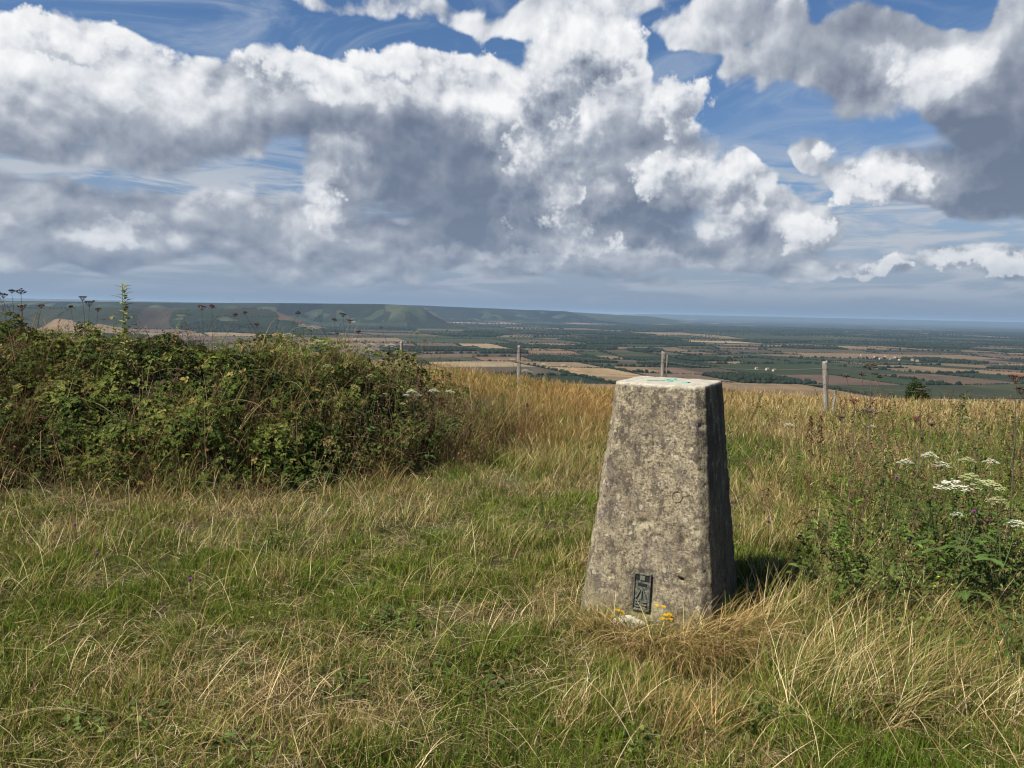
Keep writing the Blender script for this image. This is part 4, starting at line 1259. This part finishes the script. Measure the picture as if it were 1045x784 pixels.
# ---------------------------------------------------------------- leafy undergrowth on the right
def undergrowth():
    cl = []
    for (px, py, sx, sy, n, hh) in ((930, 600, 90, 22, 40, .26), (880, 580, 45, 20, 12, .22), (1000, 580, 60, 30, 24, .34), (1040, 630, 40, 40, 22, .28), (960, 640, 50, 16, 14, .16), (860, 540, 30, 20, 12, .25), (985, 530, 50, 20, 16, .34), (925, 540, 40, 20, 16, .28)):
        for _ in range(n): cl.append((*ground_at(px + rng.normal() * sx * .6, py + rng.normal() * sy * .6 + 28)[:2], hh, 1.0))
    # small dark-leaved herbs in the turf
    for (px, py, sx, sy, n) in ((270, 560, 22, 10, 14), (400, 640, 40, 14, 26), (110, 745, 50, 18, 10), (240, 770, 12, 8, 3), (520, 560, 16, 8, 7), (650, 765, 30, 8, 8), (190, 520, 16, 6, 8), (350, 600, 60, 20, 14), (480, 700, 60, 30, 12), (330, 700, 60, 30, 10), (770, 740, 60, 20, 10)):
        for _ in range(n): cl.append((*ground_at(px + rng.normal() * sx * .6, py + rng.normal() * sy * .6)[:2], .06, .5))
    Bs = []; Ds = []; Ls = []; Cc = []; mb = MB()
    for (x, y, hh, s) in cl:
        if not pillar_free(np.array(x), np.array(y), .05): continue
        g = float(near_h(x, y)); m = rng.integers(26, 48) if s == 1 else rng.integers(6, 14)
        tone = rng.random() * .45 + .3
        for _ in range(m):
            a = rng.uniform(0, 6.28); r = rng.random() ** .6 * .16 * s; z = g + hh * rng.random() ** .7
            Bs.append((x + r * math.cos(a), y + r * math.sin(a), z)); el = rng.uniform(-.1, .8)
            Ds.append((math.cos(a) * math.cos(el), math.sin(a) * math.cos(el), math.sin(el))); Ls.append(rng.uniform(.018, .055) * (1 if s == 1 else .8)); Cc.append(np.clip(tone + rng.normal() * .12, 0, 1))
        if s == 1:
            for _ in range(3):
                a = rng.uniform(0, 6.28); e = np.array([x + .1 * math.cos(a), y + .1 * math.sin(a), g + hh])
                mb.tube(np.array([[x, y, g], [(x + e[0]) / 2, (y + e[1]) / 2, g + hh * .6], e]), [.003, .0025, .0015], (.08, .1, .035), 4)
    Bs = np.array(Bs); Ds = np.array(Ds); n = len(Bs); Ls = np.array(Ls)
    up = np.array([0, 0, 1.]) + rand_dir(n) * .5
    v, f, c = leaf_cloud(Bs, Ds, up, Ls, Ls * .55, pick(np.array(Cc), [(0.02, 0.035, 0.008), (0.045, 0.075, 0.016), (0.085, 0.12, 0.03), (0.2, 0.22, 0.06)]), .2, .35)
    tag(mesh('leafy_undergrowth', v, f, M_leaf, col=c), 'broad green leaves of low weeds among the grass right of the pillar', 'weeds', kind='stuff')
    tag(mb.build('weed_stems', M_stem), 'thin green stems holding up the low weeds right of the pillar', 'weeds', kind='stuff')
undergrowth()


def weed_tangle():
    """upright tangled weeds on the right, dark stems with small leaves"""
    mb = MB(); lf = LeafBag()
    for _ in range(330):
        px = rng.choice([rng.normal(905, 45), rng.normal(975, 50), rng.normal(1040, 40), rng.normal(865, 30)], p=[.30, .34, .26, .1]); py = rng.uniform(505, 650)
        c0 = ground_at(px, py); L = rng.uniform(.18, .78); a = rng.uniform(0, 6.28); k = rng.uniform(0, .7)
        if not pillar_free(np.array(c0[0]), np.array(c0[1]), .1): continue
        s_ = np.linspace(0, 1, 6)[:, None]; d = np.array([math.cos(a) * k, math.sin(a) * k, 1.0])
        P = c0 + d * L * s_ + np.array([math.cos(a), math.sin(a), 0]) * .08 * s_ ** 2
        dead = rng.random() < .28
        c = np.array((.060, .045, .020)) if dead else np.array((.042, .070, .011)); c = c * rng.uniform(.6, 1.7)
        mb.tube(P, np.linspace(.0028, .001, 6), c * .8, 3)
        for q in range(rng.integers(8, 22)):
            f = rng.uniform(.2, 1.02); b = P[0] + (P[-1] - P[0]) * f; aa = rng.uniform(0, 6.28)
            lf.leaf(b, (math.cos(aa), math.sin(aa), rng.uniform(-.2, .8)), (0, 0, 1), rng.uniform(.02, .06), rng.uniform(.010, .026), c * rng.uniform(.8, 2.2), .4, n=2)
    o = mb.build('weed_tangle_stems', M_stem); tag(o, 'dark upright stems of the weed tangle at the right edge', 'weeds', kind='stuff')
    o = lf.build('weed_tangle_leaves', M_leaf); tag(o, 'small dark leaves of the tall weed tangle at the right edge', 'weeds', kind='stuff')
weed_tangle()


def field_weeds():
    """thin brown and green stalks standing through the long grass beyond the pillar"""
    mb = MB(); lf = LeafBag()
    for _ in range(620):
        px = rng.choice([rng.uniform(760, 1060), rng.uniform(850, 1060), rng.normal(445, 38)], p=[.32, .36, .32]); py = rng.uniform(425, 560) if px > 700 else rng.uniform(440, 482)
        c0 = ground_at(px, py); L = rng.uniform(.30, .62); a = rng.uniform(0, 6.28); k = rng.uniform(0, .35)
        if not pillar_free(np.array(c0[0]), np.array(c0[1]), .1): continue
        s_ = np.linspace(0, 1, 6)[:, None]; d = np.array([math.cos(a) * k, math.sin(a) * k, 1.0]); wd = max(1.0, c0[1] / 6)
        P = c0 + d * L * s_ + np.array([math.cos(a), math.sin(a), 0]) * .08 * s_ ** 2
        c = [np.array((.075, .042, .026)), np.array((.05, .085, .014)), np.array((.11, .07, .035))][rng.integers(3)] * rng.uniform(.6, 1.5)
        mb.tube(P, np.linspace(.0024, .001, 6) * wd, c * .8, 3)
        for q in range(rng.integers(8, 20)):
            f = rng.uniform(.35, 1.02) ** .7; b = P[0] + (P[-1] - P[0]) * f; aa = rng.uniform(0, 6.28)
            lf.leaf(b, (math.cos(aa), math.sin(aa), rng.uniform(0, 1.2)), (0, 0, 1), rng.uniform(.018, .05), rng.uniform(.008, .018) * wd, c * rng.uniform(.8, 1.7), .4, n=2)
    o = mb.build('field_weed_stems', M_stem); tag(o, 'thin brown and green weed stalks through the long golden grass', 'weeds', kind='stuff')
    o = lf.build('field_weed_leaves', M_leaf); tag(o, 'narrow leaves of the weed stalks through the long golden grass', 'weeds', kind='stuff')
field_weeds()


# ---------------------------------------------------------------- single plants
def spot(px, py, D):
    d = ray(px, py); return EYE + d * (D / d[1])


WHITE = (0.72, 0.71, 0.58); CREAM = (0.55, 0.56, 0.30); DEAD = (0.055, 0.038, 0.028); RUST = (0.11, 0.045, 0.030)


def umbel(center, R, col, dead, root, O, dome=.60, tilt=(0, 0)):
    if dead: dome = rng.uniform(-.3, .9); tilt = (rng.uniform(-.3, .3), 0)
    st = MB(); fl = MB(); n = 15 if not dead else 12
    node = center - np.array([0, 0, R * (1.0 if dead else .75)])
    for k in range(n):
        rr = R * math.sqrt((k + .5) / n) * .95; a = k * 2.39996 + rng.uniform(-.2, .2)
        e = center + np.array([rr * math.cos(a), rr * math.sin(a), -dome * rr * rr / R + rng.uniform(-.10, .10) * R + tilt[0] * rr * math.cos(a)])
        m = (node + e) / 2 + np.array([0, 0, -.06 * R]) + (e - node) * np.array([.12, .12, 0])
        st.tube(np.array([node, m, e]), .0011 if not dead else .0013, (.10, .14, .04) if not dead else col, 3)
        q = 9 if not dead else 7; ur = R * (.24 if not dead else .17)
        for j in range(q):
            r2 = ur * math.sqrt((j + .3) / q); b = j * 2.4 + k
            c = e + np.array([r2 * math.cos(b), r2 * math.sin(b), rng.uniform(-.30, .30) * ur])
            if dead:
                s = .0045; V = c + np.array([(s, 0, 0), (-s, 0, 0), (0, s, 0), (0, -s, 0), (0, 0, s * 1.3), (0, 0, -s * 1.3)])
                fl.add(V, np.array([(0, 2, 4), (2, 1, 4), (1, 3, 4), (3, 0, 4), (2, 0, 5), (1, 2, 5), (3, 1, 5), (0, 3, 5)]), np.array(col) * rng.uniform(.6, 1.3))
            else:
                w = ur * .34; aa = np.arange(6) * math.pi / 3 + b
                V = np.concatenate([[c], np.column_stack([c[0] + np.cos(aa) * w, c[1] + np.sin(aa) * w, np.full(6, c[2] + .15 * w)])])
                fl.add(V, np.array([(0, i + 1, (i + 1) % 6 + 1) for i in range(6)]), np.array(col) * rng.uniform(.75, 1.08))
    h = fl.build('flower_head' if not dead else 'seed_head', M_petal if not dead else M_stem, root, origin=O)
    st.build('flower_rays' if not dead else 'seed_rays', M_stem, h, origin=(0, 0, 0) if False else O)
    return node


def plant(name, label, cat, heads, D, base=None, dead=False, leaves=6, group=None, stemcol=None, fork=.55, thick=.005):
    """heads: (px, py, radius m, colour)"""
    pts = [spot(h[0], h[1], D + (h[4] if len(h) > 4 else 0)) for h in heads]
    c = np.mean(pts, axis=0)
    bx, by = (c[0], c[1]) if base is None else spot(base, 400, D)[:2]
    g = float(near_h(bx, by)); O = np.array([bx, by, g])
    root = thing(name, label, cat, tuple(O), group)
    sc_ = stemcol or ((.075, .10, .035) if not dead else (.10, .075, .055))
    top = max(pts, key=lambda p: p[2]); mb = MB()
    fk = O + (top - O) * np.array([fork * .6, fork * .6, fork])
    nodes = [umbel(p, h[2] * (1.0 if dead or D > 5 else 1.3), h[3], dead, root, O) for p, h in zip(pts, heads)]
    for i, nd in enumerate(nodes):
        if pts[i] is top or len(nodes) == 1:
            s = np.linspace(0, 1, 9)[:, None]
            mb.tube(O + (nd - O) * s + np.array([1, .3, 0]) * .03 * np.sin(s * 3.1), np.linspace(thick, thick * .4, 9), sc_, 5)
        else:
            f = rng.uniform(.8, 1.2); a = O + (fk - O) * f
            s = np.linspace(0, 1, 7)[:, None]; dirv = nd - a
            mb.tube(a + dirv * np.concatenate([s ** .8, s ** .8, s ** 1.25], 1), np.linspace(thick * .6, thick * .3, 7), sc_, 4)
    mb.build('stem', M_stem, root, origin=O)
    for k in range(leaves):
        lm = MB(); z = rng.uniform(.08, .6) * (top[2] - g); a = rng.uniform(0, 6.28); b = O + np.array([0, 0, z])
        d = np.array([math.cos(a), math.sin(a), .35]); L = rng.uniform(.10, .2)
        lc = np.array((.06, .10, .025)) if not dead else np.array((.14, .09, .045)); lc = lc * rng.uniform(.7, 1.4)
        lm.tube(np.array([b, b + d * L * .6, b + d * L - np.array([0, 0, L * .1])]), .0015, sc_, 3)
        for q, (f, sd_) in enumerate(((.45, 1), (.45, -1), (.75, 1), (.75, -1), (1, 0))):
            dd = d * (1 if sd_ == 0 else .5) + np.array([-d[1], d[0], 0]) * sd_
            lm.leaf(b + d * L * f, dd, (0, 0, 1), rng.uniform(.05, .09) * (1 if not dead else .7), .035 if not dead else .015, lc, .4)
        lm.build('leaf', M_leaf, root, origin=O)
    return root


GW = 'white umbels in the grass right of the pillar'
plant('hogweed', 'tall hogweed with the widest white flower head, right of the pillar', 'wild flower', [(973, 491, .062, WHITE), (1008, 490, .055, CREAM), (990, 484, .035, CREAM), (977, 523, .022, WHITE)], 3.7, 985, leaves=8, group=GW)
plant('hogweed', 'hogweed with three small white flower heads left of the widest one', 'wild flower', [(924, 469, .032, WHITE), (949, 462, .034, WHITE), (961, 472, .036, WHITE)], 4.3, 955, leaves=7, group=GW)
plant('hogweed', 'slender hogweed with a flat white head at the upper right edge of the weeds', 'wild flower', [(1012, 469, .034, WHITE), (987, 467, .036, CREAM)], 4.6, 1005, leaves=5, group=GW)
plant('hogweed', 'hogweed with a white flower head touching the right edge of the view', 'wild flower', [(1038, 532, .036, WHITE), (1018, 508, .036, (.45, .42, .25))], 3.6, 1035, leaves=6, group=GW)
plant('wild_carrot', 'lone small white flower head in the golden grass just right of the pillar', 'wild flower', [(805, 432, .05, (.7, .68, .55))], 7.5, leaves=2)
plant('wild_carrot', 'faint cream flower heads in the grass below the leaning timber post', 'wild flower', [(890, 434, .035, (.55, .52, .4)), (862, 432, .025, (.45, .42, .3)), (986, 425, .04, (.5, .47, .3))], 7.0, 892, leaves=3)

GH = 'white umbels growing through the bramble hedge'
L8 = [([(420, 398, .055, WHITE), (426, 402, .04, WHITE)], 8.6, 'hogweed with two joined white heads at the right end of the bramble hedge'),
      ([(442, 397, .055, WHITE)], 8.4, 'hogweed with one white head between its two neighbours at the hedge end'),
      ([(459, 398, .05, WHITE)], 8.6, 'rightmost white flower head at the end of the bramble hedge'),
      ([(415, 402, .035, WHITE), (411, 411, .03, CREAM), (393, 401, .025, CREAM)], 8.0, 'low hogweed with small cream heads in the face of the hedge end'),
      ([(325, 347, .13, CREAM), (343, 352, .06, CREAM)], 8.8, 'broad yellowish hogweed head on top of the bramble hedge'),
      ([(294, 340, .07, WHITE), (297, 346, .05, WHITE)], 8.9, 'white hogweed head leftmost on top of the bramble hedge'),
      ([(309, 331, .06, WHITE), (318, 333, .06, WHITE)], 8.6, 'highest white hogweed heads standing over the bramble hedge'),
      ([(378, 350, .06, WHITE), (364, 346, .04, WHITE), (357, 355, .04, CREAM)], 8.8, 'white hogweed heads on the hedge top left of the small post'),
      ([(398, 351, .07, WHITE), (376, 356, .05, WHITE)], 9.0, 'wide white hogweed head right beside the small hedge post'),
      ([(334, 372, .05, CREAM), (378, 382, .04, CREAM), (386, 373, .03, CREAM)], 8.0, 'pale green hogweed heads low in the hedge face')]
for h, D, lb in L8:
    plant('hogweed', lb, 'wild flower', h, D - .9, leaves=4, group=GH)
for px, py, D, lb in ((555, 371, 15.5, 'pale flower head beside the slim upright post'), (575, 372, 15., 'pale flower head halfway along the brow to the pillar'), (523, 366, 16.5, 'pale flower head left of the slim upright post'), (536, 377, 14, 'pale flower head at the foot of the slim upright post')):
    plant('wild_carrot', lb, 'wild flower', [(px, py, .07, WHITE), (px + 6, py + 2, .05, CREAM)], D, leaves=0, group='pale umbels along the brow')

GD = 'dead umbels against the skyline on the left'
plant('dead_umbellifer', 'dark dead umbellifer with several seed heads at the far left skyline', 'dead plant', [(3, 300, .04, DEAD), (12, 296, .03, DEAD), (21, 295, .05, DEAD), (22, 313, .045, RUST), (42, 311, .03, RUST)], 7.2, 20, True, 2, GD)
plant('dead_umbellifer', 'dead umbellifer with two flat seed heads left of the leafy spire', 'dead plant', [(84, 303, .04, DEAD), (91, 308, .05, DEAD), (100, 315, .03, DEAD), (72, 312, .02, DEAD)], 7.4, 88, True, 2, GD)
plant('dead_umbellifer', 'faint brown dead umbellifer above the middle of the hedge', 'dead plant', [(206, 312, .05, RUST), (216, 311, .03, RUST), (240, 320, .03, DEAD)], 7.8, 208, True, 2, GD)
plant('dead_umbellifer', 'twiggy dead umbellifer over the hedge beside the white flower heads', 'dead plant', [(350, 320, .04, DEAD), (341, 325, .03, DEAD), (357, 327, .035, RUST), (366, 338, .03, RUST), (344, 340, .025, DEAD)], 8.4, 352, True, 3, GD)
plant('dead_umbellifer', 'small dead umbellifer left of the highest white heads', 'dead plant', [(304, 318, .03, DEAD), (250, 318, .025, DEAD), (262, 330, .03, DEAD)], 8.4, 290, True, 2, GD)
plant('dead_umbellifer', 'brown seed heads above the right end of the hedge', 'dead plant', [(426, 338, .05, CREAM), (434, 346, .04, (.2, .17, .08)), (389, 333, .03, DEAD)], 9.0, 425, False, 2, GD)

GR = 'dark dead stalks in the grass on the right'
plant('dead_umbellifer', 'tallest dark dead stalk with a seed head over the fields, right of the leaning post', 'dead plant', [(889, 371, .045, DEAD), (880, 380, .025, DEAD), (898, 383, .02, DEAD), (864, 382, .022, DEAD)], 5.2, 886, True, 4, GR, fork=.7)
plant('dead_umbellifer', 'dark dead stalk cut by the right edge with a drooping rusty head', 'dead plant', [(1037, 383, .045, RUST), (1043, 396, .04, DEAD)], 4.4, 1038, True, 3, GR)
plant('dead_umbellifer', 'crooked dark dead stalk below the leaning post', 'dead plant', [(872, 408, .03, RUST), (858, 425, .03, DEAD), (888, 420, .05, (.09, .06, .06))], 5.0, 868, True, 4, GR, fork=.6)
plant('dead_umbellifer', 'short dark dead stalk in front of the distant bush', 'dead plant', [(940, 398, .03, DEAD), (935, 425, .035, RUST), (951, 432, .02, DEAD)], 5.0, 938, True, 4, GR)


def leafy_spire(px, ytop, D, label, col, n=26, spread=.05, leafL=.06, name='sow_thistle', cat='tall weed', low=.35):
    t = spot(px, ytop, D); g = float(near_h(t[0], t[1])); O = np.array([t[0], t[1], g]); root = thing(name, label, cat, tuple(O))
    mb = MB(); s = np.linspace(0, 1, 10)[:, None]
    mb.tube(O + (t - O) * s + np.array([.02, 0, 0]) * np.sin(s * 5), np.linspace(.006, .002, 10), (.10, .10, .045), 5); mb.build('stem', M_stem, root, origin=O)
    lm = MB()
    for k in range(n):
        f = low + (1 - low) * (k / n) ** .8; b = O + (t - O) * f; a = k * 2.4
        d = np.array([math.cos(a), math.sin(a), rng.uniform(.5, 1.2)])
        lm.leaf(b, d, (0, 0, 1), leafL * rng.uniform(.6, 1.2), leafL * .38, np.array(col) * rng.uniform(.6, 1.3), .5)
    lm.build('foliage', M_leaf, root, origin=O)
    return root


leafy_spire(127, 291, 7.0, 'tall yellow-green leafy spire rising highest over the left hedge', (.22, .24, .08), 70, leafL=.10)
leafy_spire(118, 330, 7.1, 'shorter leafy stem just left of the tall yellow-green spire', (.14, .16, .05), 40, leafL=.09)
leafy_spire(984, 402, 4.9, 'bright green sprig topping a dark stalk right of the distant bush', (.10, .15, .04), 26, low=.6)
leafy_spire(1000, 430, 5.1, 'leafy green stem between the white heads and the right edge', (.07, .11, .03), 26, low=.3)
leafy_spire(905, 450, 4.8, 'thin leafy stem left of the three small white heads', (.06, .09, .03), 24, low=.3)
leafy_spire(745, 432, 6.5, 'dark green tuft of leaves beside the shaded edge of the pillar', (.04, .07, .02), 20, low=.2)


def dock(px, ytop, D, label):
    t = spot(px, ytop, D); g = float(near_h(t[0], t[1])); O = np.array([t[0], t[1], g]); root = thing('dock_plant', label, 'dead plant', tuple(O), 'rusty seeding docks right of the pillar')
    mb = MB(); mb.tube(np.array([O, (O + t) / 2 + [.02, 0, 0], t]), [.005, .004, .002], (.12, .05, .03), 5); mb.build('stem', M_stem, root, origin=O)
    sm = MB(); P0_ = O + (t - O) * .76
    for k in range(70):
        f = rng.random(); c = P0_ + (t - P0_) * f + rand_dir(1)[0] * (.022 * (1.3 - f)); s = rng.uniform(.004, .008)
        V = c + np.array([(s, 0, 0), (-s, 0, 0), (0, s, 0), (0, -s, 0), (0, 0, s), (0, 0, -s)])
        sm.add(V, np.array([(0, 2, 4), (2, 1, 4), (1, 3, 4), (3, 0, 4), (2, 0, 5), (1, 2, 5), (3, 1, 5), (0, 3, 5)]), np.array((.07, .025, .018)) * rng.uniform(.5, 1.4))
    sm.build('seed_spike', M_stem, root, origin=O)


dock(828, 424, 5.6, 'rusty red seeding dock, left one of the close pair')
dock(838, 424, 5.7, 'rusty red seeding dock, right one of the close pair')


def knapweed(px, py, D, label):
    t = spot(px, py, D) if D else ground_at(px, py + 10) + np.array([0, 0, .10]); g = float(near_h(t[0], t[1])); O = np.array([t[0], t[1], g])
    root = thing('knapweed', label, 'wild flower', tuple(O), 'purple knapweed flowers')
    mb = MB(); mb.tube(np.array([O, (O + t) / 2 + [.01, 0, 0], t]), [.002, .0016, .0012], (.07, .09, .03), 4); mb.build('stem', M_stem, root, origin=O)
    b = MB(); b.tube(np.array([t, t + [0, 0, .006], t + [0, 0, .012]]), [.003, .007, .005], (.06, .05, .03), 8); b.build('bud', M_stem, root, origin=O)
    f = MB()
    for k in range(26):
        a = k * 2.4; e = .3 + .9 * (k / 26)
        f.leaf(t + np.array([0, 0, .011]), (math.cos(a) * math.sin(e), math.sin(a) * math.sin(e), math.cos(e)), (0, 0, 1), .014, .004, (.30, .06, .36), .3, n=2)
    f.build('petals', M_petal, root, origin=O)


for px, py, D, lb in ((77, 543, 0, 'purple knapweed in the turf at the far left below the hedge'), (99, 575, 0, 'dark purple knapweed in the turf lower left'), (194, 603, 0, 'purple knapweed in the turf left of centre'),
                      (915, 490, 4.2, 'purple knapweed left of the widest white flower head'), (784, 534, 4.6, 'purple knapweed in the grass right of the pillar'), (994, 525, 3.9, 'purple knapweed under the widest white flower head'), (1008, 535, 3.8, 'purple knapweed beside the right edge flower head')):
    knapweed(px, py, D, lb)


def ragwort(px, py, label, n=16, hgt=.10, dx=.035, col=(.60, .36, .015), dist=None):
    b = ground_at(px, py) if dist is None else None
    O = np.array([b[0], b[1], b[2]]); root = thing('ragwort', label, 'wild flower', tuple(O))
    mb = MB(); fl = []
    for k in range(n):
        f = MB(); fl.append(f)
        e = O + np.array([rng.normal() * dx, rng.normal() * .015, hgt * rng.uniform(.5, 1.35)])
        mb.tube(np.array([O, (O + e) / 2 + [0, 0, .01], e]), .0012, (.09, .12, .03), 3)
        for q in range(9):
            a = q * 2 * math.pi / 9 + k
            f.leaf(e, (math.cos(a), math.sin(a) - .3, .35), (0, 0, 1), .015, .009, np.array(col) * rng.uniform(.7, 1.2), .2, n=2)
    mb.build('stems', M_stem, root, origin=O); [q_.build('flower', M_petal, root, origin=O) for q_ in fl]


ragwort(680, 655, 'small orange-yellow flower cluster at the foot of the pillar', 10, .13, .022)
ragwort(703, 646, 'tiny orange flower at the pillar foot, right of the larger cluster', 4, .10, .01)
ragwort(630, 640, 'few orange florets in the grass at the left foot of the pillar', 5, .07, .02)
ragwort(955, 640, 'pale yellow flowering sprig among the leaves at lower right', 7, .2, .05, (.5, .5, .06))
ragwort(925, 625, 'single bright yellow floret in the straw at lower right', 3, .18, .01, (.7, .62, .05))


# ---------------------------------------------------------------- hawthorn below the brow
def bush(px, D, ytop, w, label):
    x, y = at(px, D); g = float(near_h(x, y)); yh = 318.5 + (px - 522.5) * .022
    H = 1.52 - (ytop - yh) / 785 * D - g
    root = thing('hawthorn_bush', label, 'bush', (x, y, g)); mb = MB()
    for k in range(5):
        a = k * 1.3; e = np.array([math.cos(a) * w * .3, math.sin(a) * w * .3, H * .8])
        mb.tube(np.array([[0, 0, -.1], e * .4 + [0, 0, .1], e]), [.06, .04, .015], (.08, .065, .05), 6)
    mb.build('trunk', M_stem, root)
    n = 5200; c = rand_dir(n) * (rng.random(n) ** .4)[:, None]; k = 1 + (fbm(c[:, 0] * 2.5 + 9, c[:, 2] * 2.5 + c[:, 1], 3, 7) - .5) * .9
    P = c * k[:, None] * np.array([w / 2, w / 2, H * .42]) + [0, 0, H * .58]
    v, f, cc = leaf_cloud(P, rand_dir(n), rand_dir(n, .5), np.full(n, .10), np.full(n, .07), pick(np.clip(rng.normal(.12, .15, n), 0, 1), LEAFC))
    tag(mesh('crown', v, f, M_leaf, root, col=cc))


bush(940, 45, 391, 1.4, 'dark round bush just beyond the brow, right of the leaning post')
